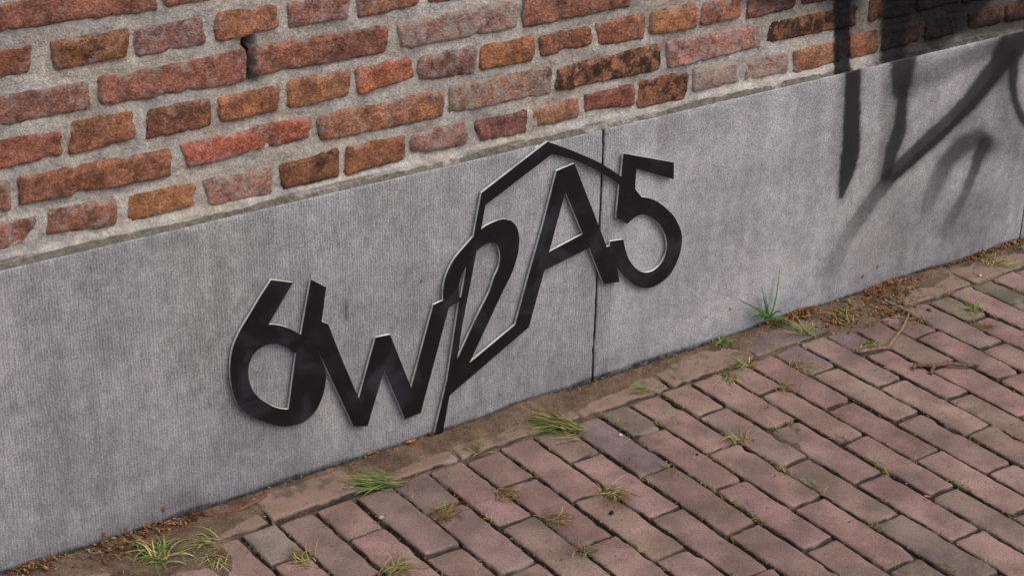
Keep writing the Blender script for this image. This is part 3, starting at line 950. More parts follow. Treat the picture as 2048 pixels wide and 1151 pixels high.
V, F, K3 = sand_sheet(-1.45, 1.7, -0.95, 0.006)
add('sand', new_mesh('sand', V, F, M_SAND, msk=K3), pave)
V = np.array([[XO0, -4.6, -0.0125], [XO1, -4.6, -0.0125], [XO1, -0.94, -0.0125], [XO0, -0.94, -0.0125]])
add('sand', new_mesh('sand', V, [(0, 1, 2, 3)], M_SAND, msk=(.4, .1, 0)), pave)
for a, b in ((XO0, -1.448), (1.698, XO1)):
    V = np.array([[a, -0.942, -0.0125], [b, -0.942, -0.0125], [b, -0.001, -0.0125], [a, -0.001, -0.0125]])
    add('sand', new_mesh('sand', V, [(0, 1, 2, 3)], M_SAND, msk=(.4, .1, 0)), pave)

# ------------------------------------------------------------------ the cut-out sign
YS = -0.0085                                   # its front face
OUT = [(543.2, 559.5), (586.2, 565), (537, 648.7), (549.5, 649), (565.1, 651.8), (580.8, 657.3), (593.3, 663.6), (602.4, 669), (622.2, 558.2), (652.7, 574), (651.9, 578.3),
       (643.3, 642.4), (656.6, 647.9), (684.8, 719.9), (718, 797), (751.6, 674.6), (780.5, 668.8), (822.8, 775.9), (867.3, 609.7), (886.9, 600.3), (886.7, 581), (888.9, 565.8),
       (893.6, 548.6), (900.7, 532.9), (908.5, 518.9), (919.4, 504.8), (930.4, 492.3), (941.3, 479.8), (947.6, 472.7), (963.6, 385.7), (1095.8, 283.3), (1125.5, 293.5),
       (1156.8, 306), (1180.2, 316.1), (1203.7, 327.9), (1224, 340.4), (1242.8, 353.2), (1247.7, 306.8), (1347.8, 324.7), (1347.5, 358.4), (1272.7, 337.3), (1270.4, 377.9),
       (1282.9, 393.6), (1297.7, 395.9), (1310.2, 400.6), (1325.9, 410.8), (1340, 423.3), (1349.3, 434.2), (1357.2, 449.5), (1362.6, 463.2), (1364.2, 477.3), (1362.6, 494.5),
       (1357.9, 513.2), (1349.3, 533.6), (1336.8, 552.3), (1319.6, 566.4), (1302.4, 574.2), (1288.3, 575.8), (1275.8, 572.7), (1261.8, 564.1), (1247.7, 552.3), (1234.4, 535.9),
       (1239.1, 563.3), (1207.8, 568), (1178.9, 495.2), (1088.9, 540.6), (1057.9, 653.7), (899.4, 789.9), (886.1, 862.6), (880, 869.5), (872.5, 869.5), (869.6, 865.5), (894.7, 759.9), (919.0, 602),
       (897.8, 614.4), (841.5, 825.1), (810.3, 837.3), (768.4, 739.3), (735.2, 851.7), (707, 851.3), (636.5, 700), (642.2, 716.6), (648.8, 735.4), (651.9, 749.4), (651.1, 765.1),
       (648, 782.3), (641.8, 801), (632.4, 819.8), (619.9, 833.9), (605.8, 844), (588.6, 849.5), (569.8, 851.9), (549.5, 849.5), (527.6, 842.5), (507.3, 833.9), (488.5, 822.2),
       (476, 808.9), (468.2, 790.1), (463.5, 771.3), (461.1, 752.6), (461, 730.7), (463, 710.3), (467.6, 690), (472.5, 678), (479.1, 663.6), (490, 644.8), (502.6, 624.5),
       (518.2, 597.9), (533.8, 573.6)]
HOLES = [
    [(592.5, 706.4), (579.2, 697.8), (563.5, 690.1), (546.3, 687), (532.3, 689.3), (518.2, 697.2), (507.2, 708.1), (501, 719.7), (497.1, 735.4), (497.1, 751), (501, 768.2),
     (507.2, 782.3), (518.2, 794.8), (532.3, 804.2), (547.9, 812.8), (563.5, 817.4), (577.5, 818.2)],
    [(933.5, 531.4), (927.3, 540.8), (921.8, 554.8), (918.6, 569), (918, 582), (919.6, 594.5), (922.6, 594), (928, 566)],
    [(953.1, 501.7), (963.2, 493.8), (972.6, 487.6), (982, 485.2), (989.8, 486), (995.3, 490.7), (999.2, 500.1), (1000.8, 509.5), (1000, 523.6), (996.1, 539.2), (989.8, 551.7),
     (980.4, 581), (952, 638), (914, 720), (925.2, 647.3), (938.4, 580)],
    [(971, 410), (1103.6, 308.3), (1125.5, 313), (1149, 320), (1172.4, 330.2), (1195.9, 341.9), (1219.3, 356), (1239.2, 370.3), (1233, 435.5), (1254.7, 447.5), (1263.3, 439.7),
     (1272.7, 432.7), (1283.6, 428.8), (1294.6, 430.3), (1307.1, 437.4), (1319.6, 449.1), (1329, 464.7), (1333.7, 478.8), (1334.5, 494.5), (1331.3, 510.1), (1324.3, 524.2),
     (1313.4, 536.7), (1300.9, 543.7), (1289.9, 544.8), (1279, 541.4), (1268, 532), (1258.6, 519.5), (1252.4, 503.8), (1248.5, 488.2), (1246.9, 478.8), (1221.1, 482.7),
     (1220.3, 492.1), (1213.3, 493.4), (1202.3, 463.2), (1149.1, 327.1), (1114, 341.9), (1086.6, 449.9), (1060, 542.9), (1031.3, 649), (938.5, 726.2), (1005.8, 582),
     (1022.7, 548.6), (1031.3, 525.1), (1036.7, 501.7), (1038.8, 481.3), (1036.7, 462.6), (1031.3, 450), (1022.7, 441.4), (1011.7, 438.3), (999.2, 439.9), (985.1, 445.4),
     (972.6, 451.6), (962.4, 459.1)],
    [(1131, 382.5), (1166.3, 467.9), (1098.3, 504)],
]


def smooth_loop(pts, n=3, lim=28):
    P = np.array(pts, float); N = len(P); out = []
    T = []
    for i in range(N):
        a = P[i] - P[i - 1]; b = P[(i + 1) % N] - P[i]
        ang = abs(math.degrees(math.atan2(a[0] * b[1] - a[1] * b[0], a @ b)))
        la, lb = np.linalg.norm(a), np.linalg.norm(b)
        soft = ang < lim and max(la, lb) < 40
        t = (a / la + b / lb) if soft else None
        T.append(None if t is None else t / np.linalg.norm(t))
    for i in range(N):
        p, q = P[i], P[(i + 1) % N]
        d = q - p; l = np.linalg.norm(d)
        t0, t1 = T[i], T[(i + 1) % N]
        out.append(p)
        if (t0 is None and t1 is None) or l > 40:
            continue
        m0 = (t0 if t0 is not None else d / l) * l; m1 = (t1 if t1 is not None else d / l) * l
        for k in range(1, n):
            s = k / n
            out.append((2 * s**3 - 3 * s**2 + 1) * p + (s**3 - 2 * s**2 + s) * m0 + (-2 * s**3 + 3 * s**2) * q + (s**3 - s**2) * m1)
    return out


loops = [[on_wall(x, y, YS) for x, y in smooth_loop(l)] for l in [OUT] + HOLES]


def signed(l):
    l = np.array(l); return 0.5 * np.sum(l[:, 0] * np.roll(l[:, 1], -1) - np.roll(l[:, 0], -1) * l[:, 1])


loops = [l if (signed(l) > 0) == (i == 0) else l[::-1] for i, l in enumerate(loops)]
flat = [p for l in loops for p in l]
tris = tessellate_polygon([[Vector((x, z, 0)) for x, z in l] for l in loops])


def fix(t):
    a, b, c = (np.array(flat[i]) for i in t)
    ar = (b[0] - a[0]) * (c[1] - a[1]) - (b[1] - a[1]) * (c[0] - a[0])
    return tuple(t) if ar > 0 else (t[0], t[2], t[1])


tris = [fix(t) for t in tris]


def prism(yf, yb):
    n = len(flat)
    V = [(x, yf, z) for x, z in flat] + [(x, yb, z) for x, z in flat]
    F = [t for t in tris] + [(n + a, n + c, n + b) for a, b, c in tris]
    s = 0
    for l in loops:
        k = len(l)
        for i in range(k):
            a, b = s + i, s + (i + 1) % k
            F.append((b, a, n + a, n + b))
        s += k
    return np.array(V), F


sx, sz = on_wall(900, 700, YS)
sorg = np.array([sx, 0, 0.0])
sign = add('house_number_sign', None, None, sorg, 'black cut-out metal sign reading 6W2A5 joined by a roof line, fixed to the plinth', 'sign')
V, F = prism(YS + 0.0008, YS + 0.0050)
add('plate', new_mesh('plate', V - sorg, F, M_EDGE, smooth=False), sign, sorg, 'pale bare edge of the cut plate')
V, F = prism(YS, YS + 0.0007)
add('black_face', new_mesh('black_face', V - sorg, F, M_BLACK, smooth=False), sign, sorg, 'smoky black front reading 6W2A5')
for px, py in ((560, 590), (630, 610), (500, 820), (725, 830), (1000, 690), (1110, 400), (1215, 540), (1290, 325), (1345, 520), (1080, 300)):
    x, z = on_wall(px, py, YS)
    an = np.linspace(0, 2 * math.pi, 13)[:-1]
    V = np.array([(x + .0045 * math.cos(t), yy, z + .0045 * math.sin(t)) for yy in (YS + .0048, 0.0008) for t in an])
    F = [(i, (i + 1) % 12, 12 + (i + 1) % 12, 12 + i) for i in range(12)]
    c = np.array([x, 0, z])
    add('spacer', new_mesh('spacer', V - c, F, M_EDGE), sign, c)


# ------------------------------------------------------------------ grass, twigs, litter
def blade(rr, p0, az, L, e0, e1, wdt, col, curl=0.0, n=6):
    """a folded tapering blade; returns verts, faces, cols"""
    V, C = [], []
    p = np.array(p0, float)
    for i in range(n + 1):
        t = i / n
        a = az + curl * t
        el = e0 + (e1 - e0) * t
        d = np.array([math.cos(a) * math.cos(el), math.sin(a) * math.cos(el), math.sin(el)])
        side = np.array([-math.sin(a), math.cos(a), 0])
        w_ = wdt * (0.75 + 0.5 * t - 1.2 * t * t) if t < 1 else 0.0002
        w_ = max(w_, 0.00025)
        dn = np.array([0, 0, -0.35 * w_])
        zf = np.array([p[0], p[1], max(p[2], 0.0012)])
        V += [zf - side * w_ / 2, zf + dn, zf + side * w_ / 2]
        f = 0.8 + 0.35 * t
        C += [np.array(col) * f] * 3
        p = p + d * L / n
    F = []
    for i in range(n):
        b = i * 3
        F += [(b, b + 1, b + 4, b + 3), (b + 1, b + 2, b + 5, b + 4)]
    return V, F, C


GREENS = [(96, 130, 60), (116, 148, 70), (80, 114, 56), (134, 152, 82)]
STRAW = [(176, 160, 104), (158, 138, 84), (188, 174, 122), (140, 118, 70)]
BROWN = [(120, 82, 48), (142, 96, 54), (98, 66, 42)]
DEEP = [(74, 104, 54), (90, 122, 62), (62, 92, 50)]


class MB:
    def __init__(s):
        s.V, s.F, s.C = [], [], []

    def put(s, V, F, C):
        o = len(s.V)
        s.V += [np.array(v) for v in V]; s.F += [tuple(i + o for i in f) for f in F]; s.C += [np.array(c) for c in C]

    def mesh(s, name, mat, origin):
        return new_mesh(name, np.array(s.V) - np.array(origin), s.F, mat, np.array(s.C))


def pick(rr, g):
    a, b, c = g                                    # shares of green, straw, brown
    t = rr.random() * (a + b + c)
    pal = GREENS if t < a else STRAW if t < a + b else BROWN
    return lin(np.array(rr.choice(pal)) * rr.uniform(.85, 1.1))


def crumb(rr, mb, x, y, z, s, col):
    """a bent scale of bark or bud"""
    a = rr.uniform(0, 6.28); l = s; w_ = s * rr.uniform(.14, .55); h = s * rr.uniform(.05, .28)
    ca, sa = math.cos(a), math.sin(a)
    loc = [(-l / 2, 0, 0), (0, -w_ / 2, h * .6), (l / 2, 0, rr.uniform(0, h)), (0, w_ / 2, h), (0, 0, h * 1.5)]
    ti = rr.uniform(-.5, .5)
    V = [(x + px * ca - py * sa, y + px * sa + py * ca, z + pz + px * ti * .5) for px, py, pz in loc]
    mb.put(V, [(0, 1, 4), (1, 2, 4), (2, 3, 4), (3, 0, 4), (0, 3, 2, 1)], [col * rr.uniform(.8, 1.2)] * 5)


RUST = [(150, 98, 60), (124, 80, 52), (166, 116, 72), (98, 66, 48), (128, 72, 52), (164, 136, 94)]


def rust(rr):
    return lin(np.array(rr.choice(RUST)))


# root px, tip px (None = radial), blades, length m, width m, (green, straw, brown), lift, label
TUFTS = [
    ((318, 1122), None, 70, .046, .0022, (5, 4, 1), .50, 'large green grass tuft among red litter left of the stalk, by the plinth foot'),
    ((418, 1090), (385, 1086), 30, .040, .0018, (4, 4, 1), .35, 'loose green grass wisp with one upright blade beside the large litter-strewn tuft'),
    ((432, 1118), (425, 1140), 18, .034, .0018, (3, 4, 0), .35, 'small pale grass wisp hanging below the upright-bladed wisp'),
    ((612, 1122), (585, 1105), 34, .038, .0018, (3, 5, 3), .50, 'dry yellow-green grass clump on the joint beside a whitish paver'),
    ((797, 973), (706, 968), 85, .085, .0027, (8, 2, 0), .14, 'bright green grass bunch lying flat, its root at the raised edge paver'),
    ((957, 903), (960, 880), 14, .034, .0020, (5, 2, 1), .85, 'few upright grass blades in the sand right of the sign foot'),
    ((1150, 862), (1075, 842), 170, .082, .0025, (6, 4, 2), .12, 'largest matted grass bunch lying on sand below the roofed digit 2'),
    ((1160, 880), (1108, 882), 26, .050, .0015, (1, 7, 2), .15, 'straw-coloured grass strands trailing from the largest matted bunch'),
    ((1304, 782), (1250, 780), 26, .050, .0018, (7, 3, 0), .15, 'small flattened green grass wisp below the slab joint'),
    ((1446, 690), None, 34, .026, .0020, (9, 1, 1), .70, 'low dark green grass clump tight against the plinth left of the tall blades'),
    ((1490, 730), (1470, 722), 30, .034, .0017, (4, 6, 1), .40, 'yellow-green grass tuft with a brown bud at its right'),
    ((1455, 752), (1462, 775), 30, .040, .0017, (5, 5, 1), .35, 'straggling green grass tuft below the one with a brown bud'),
    ((1618, 672), (1585, 655), 24, .060, .0020, (4, 6, 0), .25, 'long yellow grass straws crossing right of the tall green blades'),
    ((1600, 732), (1612, 745), 26, .036, .0017, (1, 8, 1), .45, 'bleached straw grass clump on the joint below the crossing straws'),
    ((1572, 780), None, 18, .028, .0016, (3, 3, 4), .60, 'small half-brown sprout on a paver joint below the bleached clump'),
    ((1482, 880), None, 26, .034, .0018, (4, 5, 1), .70, 'star-shaped pale grass sprout at a paver corner'),
    ((1222, 988), None, 70, .034, .0014, (1, 5, 6), .45, 'dry golden-brown grass ball on a paver end'),
    ((1108, 1040), (1135, 1040), 36, .036, .0013, (0, 4, 7), .25, 'brown curled grass wisp left of the golden-brown ball'),
    ((886, 1034), (925, 1005), 44, .036, .0014, (1, 3, 7), .30, 'brown root-like grass strip along a paver end below the green flat bunch'),
    ((1008, 988), (1022, 996), 34, .026, .0014, (1, 3, 6), .40, 'dark dry grass knot between two pavers below the upright blades'),
    ((788, 1140), None, 50, .034, .0018, (4, 6, 1), .70, 'yellow-tipped grass tuft in a joint, at the end of a long paver'),
    ((1172, 1102), None, 26, .026, .0017, (5, 3, 3), .70, 'little green sprout with brown scales in a joint below the curled wisp'),
    ((1694, 642), (1680, 636), 28, .046, .0018, (5, 4, 3), .40, 'grass sprig with long thin stems left of the bent twig'),
    ((1740, 692), None, 40, .024, .0018, (5, 6, 0), .60, 'round pale green tuft touching the thick end of the bent twig'),
    ((1838, 640), None, 24, .026, .0016, (2, 4, 5), .45, 'brownish grass scrap beside the tip of the bent twig'),
    ((1950, 620), None, 26, .026, .0020, (7, 2, 2), .60, 'bright green sprout in a joint above the straight twig'),
    ((1985, 528), (2005, 522), 36, .044, .0018, (3, 7, 1), .35, 'pale straw grass clump by the plinth under the graffiti'),
    ((1962, 652), (1975, 650), 24, .026, .0014, (1, 3, 6), .35, 'dry brown scrap of grass on a paver below the bright green sprout'),
    ((2040, 585), None, 22, .028, .0016, (4, 5, 2), .55, 'small yellowish sprout in the joints beyond the mossy blocks'),
]
for ti, (rp, tp, nb, L, wd, g, lift, label) in enumerate(TUFTS):
    rr = random.Random(5000 + ti)
    if lift >= .2 and ti != 5:
        L *= 1.2; nb = int(nb * 1.45)
    x0, y0 = on_ground(*rp)
    z0 = max(float(sand_height(np.array([x0]), np.array([y0]))[0]), -0.001)
    org = (x0, y0, z0)
    az0 = None
    if tp:
        x1, y1 = on_ground(*tp)
        az0 = math.atan2(y1 - y0, x1 - x0)
    azr = rr.uniform(0, 6.283)
    mb = MB()
    for b in range(nb):
        az = azr + rr.gauss(0, 1.15) if az0 is None else az0 + rr.gauss(0, .42 if L > .06 else .75)
        l = L * rr.uniform(.45, 1.12)
        e0 = lift * rr.uniform(.3, 1.4); e1 = e0 - rr.uniform(.6, 1.9) if lift > .3 else e0 - rr.uniform(.1, .5)
        jr = .009 if az0 is None else .009
        p0 = (x0 + rr.gauss(0, jr), y0 + rr.gauss(0, jr), z0 + rr.uniform(.001, .003) + (0 if lift > .3 else rr.uniform(0, .006)))
        if lift < .2:                              # lying bunch: roots strung out along it
            t = rr.random() * .6
            az = az0 + rr.gauss(0, .26); l *= .72
            p0 = (p0[0] + t * (x1 - x0) * .8, p0[1] + t * (y1 - y0) * .8, z0 + rr.uniform(.002, .011))
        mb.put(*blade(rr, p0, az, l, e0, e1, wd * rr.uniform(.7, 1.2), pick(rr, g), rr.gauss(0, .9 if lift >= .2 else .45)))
    for b in range(int(nb * .5)):
        crumb(rr, mb, x0 + rr.gauss(0, .010), y0 + rr.gauss(0, .010), z0 + .002, rr.uniform(.003, .006), rust(rr))
    add('grass_tuft', mb.mesh('grass_tuft', M_GRASS, org), None, org, label, 'grass', 'grass tufts in the paving joints')

# the tall green plant against the plinth: blades read from the photo on an upright plane just off the stone
rr = random.Random(77)
x0, y0 = on_ground(1533, 645)
y0 = min(y0, -0.012)
org = (x0, y0, 0.0)
mb = MB()
YG = y0


def wall_blade(pts, wd, col):
    P = [np.array([on_wall(px, py, YG + dy)[0], YG + dy, max(on_wall(px, py, YG + dy)[1], 0.001)]) for px, py, dy in pts]
    Vb, Cb = [], []
    n = len(P)
    for i, p in enumerate(P):
        t = P[min(i + 1, n - 1)] - P[max(i - 1, 0)]; t /= np.linalg.norm(t)
        side = np.cross(t, [0.3, -1, 0.1]); side /= np.linalg.norm(side)
        w_ = wd * (1 - 0.85 * (i / (n - 1)) ** 2)
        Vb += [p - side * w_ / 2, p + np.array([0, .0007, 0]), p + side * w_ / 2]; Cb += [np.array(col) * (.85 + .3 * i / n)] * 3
    Fb = []
    for i in range(n - 1):
        b = 3 * i
        Fb += [(b, b + 1, b + 4, b + 3), (b + 1, b + 2, b + 5, b + 4)]
    mb.put(Vb, Fb, Cb)


for pts, wd in [
    ([(1540, 634, 0), (1548, 612, 0), (1553, 590, .001), (1556, 566, .002), (1560, 536, .003)], .0055),
    ([(1536, 634, 0), (1531, 612, 0), (1527, 592, .001), (1524, 574, .001)], .0038),
    ([(1538, 634, 0), (1534, 610, 0), (1531, 598, .001), (1530, 584, .001)], .0038),
    ([(1536, 636, 0), (1518, 620, 0), (1500, 610, 0), (1476, 598, 0)], .0036),
    ([(1532, 638, -.004), (1520, 630, -.006), (1508, 632, -.008), (1500, 640, -.012)], .0042),
    ([(1540, 636, -.003), (1550, 624, -.006), (1560, 622, -.008), (1566, 630, -.012)], .0042),
    ([(1536, 638, -.004), (1528, 622, -.006), (1518, 618, -.006), (1510, 622, -.008)], .0040),
    ([(1544, 637, -.004), (1556, 632, -.008), (1566, 638, -.012)], .0040),
    ([(1538, 638, -.006), (1536, 628, -.010), (1530, 630, -.016), (1524, 640, -.022)], .0040),
    ([(1542, 638, -.006), (1546, 628, -.012), (1552, 632, -.018), (1556, 640, -.022)], .0040)]:
    # refine
    P = np.array(pts, float); T = np.linspace(0, len(P) - 1, 9)
    Q = [tuple(np.interp(T[i], range(len(P)), P[:, k]) for k in range(3)) for i in range(9)]
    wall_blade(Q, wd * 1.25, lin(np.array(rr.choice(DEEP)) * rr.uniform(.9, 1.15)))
for b in range(20):
    mb.put(*blade(rr, (x0 + rr.gauss(0, .006), y0 - abs(rr.gauss(0, .004)), 0.001), rr.uniform(3.3, 6.1), rr.uniform(.014, .03), rr.uniform(.5, 1.2), rr.uniform(-.3, .4), .0030,
                  lin(np.array(rr.choice(DEEP)))))
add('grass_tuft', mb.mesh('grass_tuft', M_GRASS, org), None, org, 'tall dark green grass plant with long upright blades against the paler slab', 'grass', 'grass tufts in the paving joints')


# twigs
def tube(mb, pts, radii, col, ns=7, rr=random):
    P = [np.array(p, float) for p in pts]; n = len(P)
    Vb, Fb, Cb = [], [], []
    for i, p in enumerate(P):
        t = P[min(i + 1, n - 1)] - P[max(i - 1, 0)]; t /= np.linalg.norm(t)
        a = np.cross(t, [0, 0, 1.0]); a /= (np.linalg.norm(a) + 1e-9); b = np.cross(a, t)
        for k in range(ns):
            an = 2 * math.pi * k / ns
            rad = radii[i] * (1 + .12 * math.sin(3 * an + i * 1.7) + rr.uniform(-.08, .08))
            Vb.append(p + (a * math.cos(an) + b * math.sin(an)) * rad); Cb.append(np.array(col) * rr.uniform(.8, 1.2))
    for i in range(n - 1):
        for k in range(ns):
            Fb.append((i * ns + k, i * ns + (k + 1) % ns, (i + 1) * ns + (k + 1) % ns, (i + 1) * ns + k))
    Fb.append(tuple(range(ns))[::-1]); Fb.append(tuple((n - 1) * ns + k for k in range(ns)))
    mb.put(Vb, Fb, Cb)


def ground_path(pts, n):
    P = np.array([(*on_ground(px, py, z), z) for px, py, z in pts])
    T = np.linspace(0, len(P) - 1, n)
    return [np.array([np.interp(t, range(len(P)), P[:, k]) for k in range(3)]) + np.array([random.uniform(-.0006, .0006)] * 2 + [0]) for t in T]


def twig(name, label, pts, r0, r1, rgb, extra=(), cat='twig'):
    rr = random.Random(len(label))
    P = ground_path(pts, 16)
    org = tuple(P[0] * [1, 1, 0])
    mb = MB()
    tube(mb, P, np.linspace(r0, r1, 16) * (1 + .15 * np.sin(np.arange(16) * 2.1)), lin(rgb), rr=rr)
    for ep, a, b in extra:
        Q = ground_path(ep, 5)
        tube(mb, Q, np.linspace(a, b, 5), lin(rgb), rr=rr)
    return add(name, mb.mesh(name, M_BARK, org), None, org, label, cat, 'fallen twigs')


twig('twig', 'bent brown twig with one thick end and a thin raised tip', [(1716, 703, .006), (1754, 697, .007), (1776, 694, .008), (1790, 674, .010), (1805, 656, .010), (1821, 619, .006)],   .0037, .0017,
     (136, 112, 98), [([(1716, 703, .006), (1711, 697, .009)], .004, .0022), ([(1756, 697, .007), (1758, 688, .012)], .0026, .0012)])
twig('twig', 'straight brown twig with a short stub lying across the pavers', [(1830, 730, .006), (1868, 730, .007), (1899, 726, .007), (1925, 729, .007), (1957, 730, .006)],   .0038, .0034,
     (112, 88, 76), [([(1868, 730, .006), (1862, 746, .004)], .0036, .003), ([(1830, 730, .006), (1827, 736, .007)], .004, .002), ([(1893, 727, .007), (1897, 719, .011)], .003, .0014)])
twig('twig', 'thin grey twig running from the red litter heap to the bent twig', [(1768, 599, .008), (1793, 611, .007), (1822, 624, .006)], .0024, .0016, (150, 134, 122))
twig('dry_stalk', 'thin reddish-brown dry stalk lying along the plinth foot', [(408, 1030, .004), (450, 1025, .004), (480, 1018, .005), (508, 1004, .006), (531, 989, .006)], .0018, .0034, (118, 82, 66), cat='stalk')
twig('twig', 'fine dark stem lying on sand beside the dry seed head', [(325, 1062, .004), (335, 1057, .005), (347, 1049, .005)], .0012, .0010, (92, 62, 44))

# dry seed head at the end of the stalk
rr = random.Random(9)
x0, y0 = on_ground(386, 1040)
mb = MB()
for k in range(60):
    th, ph = rr.uniform(0, 6.28), rr.uniform(0, 1.57)
    rad = .0085 * rr.uniform(.7, 1.05)
    crumb(rr, mb, x0 + rad * math.cos(th) * math.cos(ph), y0 + rad * math.sin(th) * math.cos(ph), .004 + rad * math.sin(ph), .007, lin((112, 66, 44)))
for k in range(16):
    crumb(rr, mb, x0 + .016 + rr.gauss(0, .005), y0 + .002 + rr.gauss(0, .003), .004 + rr.uniform(0, .005), .008, lin((120, 74, 46)))
add('seed_head', mb.mesh('seed_head', M_LITTER, (x0, y0, 0)), None, (x0, y0, 0), 'crumpled brown dry seed head at the end of the reddish stalk', 'seed head')

# single noticeable bits
def leaf(px, py, size, rgb, label, az, plane_wall=False, name='dry_leaf'):
    rr = random.Random(int(px))
    x, y = on_ground(px, py)
    mb = MB()
    n = 7
    Vb, Cb = [], []
    for i in range(n):
        t = i / (n - 1)
        wd = size * .42 * math.sin(math.pi * (.08 + .88 * t))
        for k in (-1, 0, 1):
            lx = (t - .5) * size; ly = k * wd * .5
            lz = .002 + .25 * size * (2 * t - 1) ** 2 * .5 + abs(k) * wd * .35 + rr.uniform(0, .0008)
            Vb.append((x + lx * math.cos(az) - ly * math.sin(az), y + lx * math.sin(az) + ly * math.cos(az), .002 + lz)); Cb.append(lin(rgb) * rr.uniform(.8, 1.2))
    Fb = []
    for i in range(n - 1):
        for k in range(2):
            b = i * 3 + k
            Fb.append((b, b + 3, b + 4, b + 1))
    mb.put(Vb, Fb, Cb)
    add(name, mb.mesh(name, M_LITTER, (x, y, .002)), None, (x, y, .002), label, 'leaf', 'dry leaves and bud scales')


leaf(822, 889, .020, (172, 100, 64), 'orange dry scale on sand left of the sign foot', 0.1)
leaf(740, 912, .012, (156, 88, 60), 'tiny orange dry scale against the plinth below the W', 0.4)
leaf(293, 1056, .022, (176, 96, 56), 'curled orange dry leaf leaning at the plinth near the seed head', 1.0)
leaf(1505, 640, .014, (150, 84, 52), 'brown bud scale left of the tall grass plant', 0.2)
leaf(1508, 735, .013, (140, 82, 50), 'brown bud at the right of the yellow-green tuft', 0.7)
leaf(1395, 728, .009, (170, 84, 54), 'single red-brown bud on the sandy edge block', 0.7)
leaf(1854, 998, .012, (188, 134, 100), 'pale orange dry scale on a paver joint', 2.2)
leaf(1258, 922, .007, (120, 50, 44), 'tiny dark red bud on a long paver below the matted bunch', 1.2)

# rusty leaf wedge by the sign foot
leaf(862, 872, .022, (104, 64, 44), 'rust-brown dry leaf wedged behind the sign foot', 1.25)

# small stones
for px, py, sz_, rgb, label in ((1223, 1027, .0038, (42, 38, 36), 'small black pebble on a paver below the golden-brown grass ball'),
                                (1241, 871, .0030, (225, 222, 215), 'tiny white pebble on a dark paver right of the matted bunch'),
                                (1960, 553, .0034, (205, 200, 190), 'tiny white pebble on the mossy edge block'),
                                (762, 1037, .0040, (170, 150, 140), 'small pale pebble sunk in a joint below the green flat bunch'),
                                (1394, 910, .0024, (30, 28, 26), 'tiny black pebble on a long paver')):
    rr = random.Random(px)
    x, y = on_ground(px, py)
    Vb, Fb = [], []
    for i in range(5):
        for k in range(8):
            th = math.pi * (i / 4) * .98 + .02
            rad = sz_ * rr.uniform(.85, 1.1)
            Vb.append((rad * math.sin(th) * math.cos(k * .785) * 1.2, rad * math.sin(th) * math.sin(k * .785), rad * .75 * math.cos(th) + sz_ * .6))
    for i in range(4):
        for k in range(8):
            Fb.append((i * 8 + k, i * 8 + (k + 1) % 8, (i + 1) * 8 + (k + 1) % 8, (i + 1) * 8 + k))
    add('pebble', new_mesh('pebble', np.array(Vb), Fb, M_LITTER, lin(rgb)), None, (x, y, 0.0005), label, 'pebble')

# heaps of litter against the plinth
HEAPS = [((1583, 634), .034, .014, 330, .012, 'heap of reddish-brown bud scales right of the tall grass plant'),
         ((1778, 588), .040, .018, 420, .016, 'mossy brown litter heap against the plinth under the faded graffiti'),
         ((1690, 640), .040, .018, 200, .005, 'thin brown litter patch around the long-stemmed sprig'),
         ((1985, 500), .070, .009, 300, .010, 'long rusty litter drift along the plinth near the far slab joint'),
         ((235, 1098), .034, .016, 170, .010, 'red-brown litter heap around the large green tuft'),
         ((70, 1140), .026, .010, 130, .012, 'small brown litter heap at the plinth foot farthest from the black sign'),
         ((330, 1056), .030, .010, 90, .007, 'scattered brown litter patch left of the dry seed head'),
         ((1790, 620), .030, .018, 180, .005, 'dark brown crumbs spread around the thin grey twig')]
for hi, ((px, py), sx_, sy_, n, hh, label) in enumerate(HEAPS):
    rr = random.Random(600 + hi)
    x0, y0 = on_ground(px, py)
    mb = MB()
    for k in range(n):
        dx, dy = rr.gauss(0, 1), rr.gauss(0, 1)
        x, y = x0 + dx * sx_, min(y0 + dy * sy_, -0.003)
        z = max(float(sand_height(np.array([x]), np.array([y]))[0]), 0) + hh * math.exp(-(dx * dx + dy * dy) / 1.6) * rr.uniform(.1, 1)
        crumb(rr, mb, x, y, z, rr.uniform(.003, .011) if rr.random() < .90 else rr.uniform(.011, .018), rust(rr))
        if k % 9 == 0:
            mb.put(*blade(rr, (x, y, z + .001), rr.uniform(0, 6.28), rr.uniform(.012, .03), rr.uniform(0, .4), rr.uniform(-.4, .1), .0014, pick(rr, (2, 6, 3)), rr.gauss(0, .7), n=4))
    add('litter_heap', mb.mesh('litter_heap', M_LITTER, (x0, y0, 0)), None, (x0, y0, 0), label, 'litter', kind='stuff')

# loose litter: in the joints and over the paving
rr = random.Random(4242)
mb = MB()
keys = sorted(k for k in lines if -8 <= k <= 33)
for k in range(15000):
    t = rr.random()
    if t < .58:                                   # long joints
        x = lines[rr.choice(keys)] + rr.gauss(0, .0035); y = rr.uniform(-.95, -.08); z = rr.uniform(-.002, .001)
    elif t < .70:                                 # along the plinth
        x = rr.uniform(-1.1, 1.2); y = -abs(rr.gauss(0, .012)) - .003; z = .003
    elif t < .80:                                 # sand strip
        x = rr.uniform(-1.1, 1.2); y = rr.uniform(-.10, -.01); z = .004
    else:
        x = rr.uniform(-1.0, 1.3); y = rr.uniform(-.95, -.08); z = .0024
    if fbm(np.array([x * 4]), np.array([y * 4]), 777, 2)[0] < rr.uniform(-.7, .35):
        continue
    crumb(rr, mb, x, y, z, rr.uniform(.0018, .0060), rust(rr) if rr.random() < .75 else lin(np.array(rr.choice(STRAW))))
add('leaf_litter', mb.mesh('leaf_litter', M_LITTER, (0, 0, 0)), None, (0, 0, 0), 'fine orange-brown plant litter strewn over pavers, sand and joints', 'litter', kind='stuff')

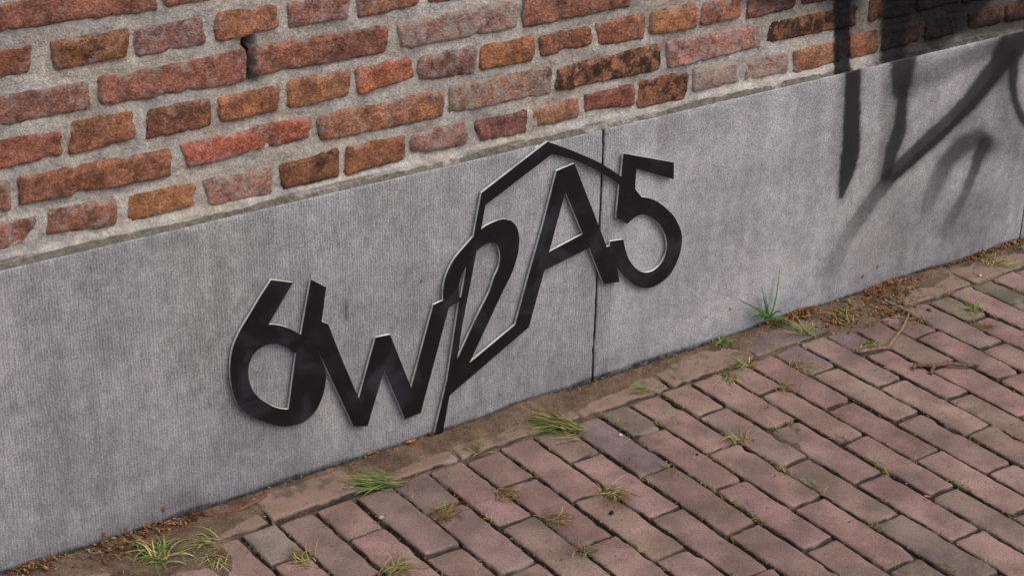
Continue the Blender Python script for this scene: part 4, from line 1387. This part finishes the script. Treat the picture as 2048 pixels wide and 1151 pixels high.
# moss and seedlings in the joints
rr = random.Random(31)
mb = MB()
spots = [(1318, 848, 14), (1585, 853, 26), (1552, 860, 18), (1690, 880, 20), (1418, 975, 18), (1470, 1008, 24), (1515, 1038, 22), (1550, 930, 20), (1572, 945, 22), (1626, 970, 26),
         (1748, 925, 28), (1770, 945, 16), (1765, 1060, 30), (1655, 990, 10), (1910, 965, 24), (1925, 972, 18), (2025, 1035, 14), (1670, 729, 14), (1340, 938, 16), (1240, 845, 14),
         (1210, 830, 10), (1640, 808, 6), (1810, 838, 16), (1800, 1135, 18), (1335, 1135, 14), (1898, 1135, 16), (1285, 1105, 10), (1600, 690, 10), (1960, 550, 8), (1345, 835, 10), (1185, 905, 12)]
for k in range(110):
    kk = rr.choice(keys)
    spots.append((lines[kk], rr.uniform(-.9, -.1), rr.randint(3, 9)))
for a, b, n in spots:
    x0, y0 = on_ground(a, b) if abs(a) > 5 else (a, b)
    for k in range(n * 2):
        x = x0 + rr.gauss(0, .004); y = y0 + rr.gauss(0, .011)
        if rr.random() < .5:
            crumb(rr, mb, x, y, -.001 + rr.uniform(0, .003), rr.uniform(.002, .005), lin(np.array(rr.choice([(98, 100, 46), (120, 116, 58), (84, 88, 44), (134, 112, 60)]))))
        else:
            mb.put(*blade(rr, (x, y, -.001), rr.uniform(0, 6.28), rr.uniform(.005, .015), rr.uniform(.4, 1.2), rr.uniform(-.4, .5), .0013, pick(rr, (6, 4, 1)), n=3))
add('joint_weeds', mb.mesh('joint_weeds', M_GRASS, (0, 0, 0)), None, (0, 0, 0), 'sparse moss and tiny green seedlings growing in the paver joints', 'weeds', kind='stuff')

# scales stuck to the stone
for px, py, s_, rgb, label in (
        (327, 1017, .010, (140, 86, 62), 'brown bud scale stuck on the stone just above the dry seed head'),
        (208, 1068, .011, (140, 88, 62), 'largest brown bud scale stuck on the stone above the red-brown litter heap'),
        (252, 1055, .008, (150, 100, 80), 'pinkish bud scale on the stone above the curled orange leaf'),
        (1460, 617, .007, (160, 90, 60), 'orange bud scale on the paler slab beside the tall grass plant'),
        (1755, 533, .008, (150, 96, 66), 'light brown bud scale on the stone under the faded graffiti stroke'),
        (1725, 552, .009, (120, 84, 68), 'dull brown bud scale low on the stone over the mossy litter heap'),
        (1413, 632, .006, (176, 130, 100), 'tiny beige bud scale on the paler slab above the low dark green clump'),
        (842, 562, .006, (120, 84, 56), 'tiny brown speck on the stone above the last stroke of the W'),
        (1000, 787, .006, (170, 120, 100), 'tiny pinkish scale on the stone under the slanting base of the 2')):
    x, z = on_wall(px, py, -.0005)
    Vb = [(-.2 * s_, 0, -.5 * s_), (.2 * s_, -.0012, -.3 * s_), (.25 * s_, -.0018, .2 * s_), (0, -.0008, .5 * s_), (-.25 * s_, -.0012, .1 * s_), (0, -.0022, 0)]
    add('bud_scale', new_mesh('bud_scale', np.array(Vb), [(0, 1, 5), (1, 2, 5), (2, 3, 5), (3, 4, 5), (4, 0, 5)], M_LITTER, lin(rgb)), None, (x, -.0006, z),
        label, 'bud scale', 'bud scales stuck on the stone')
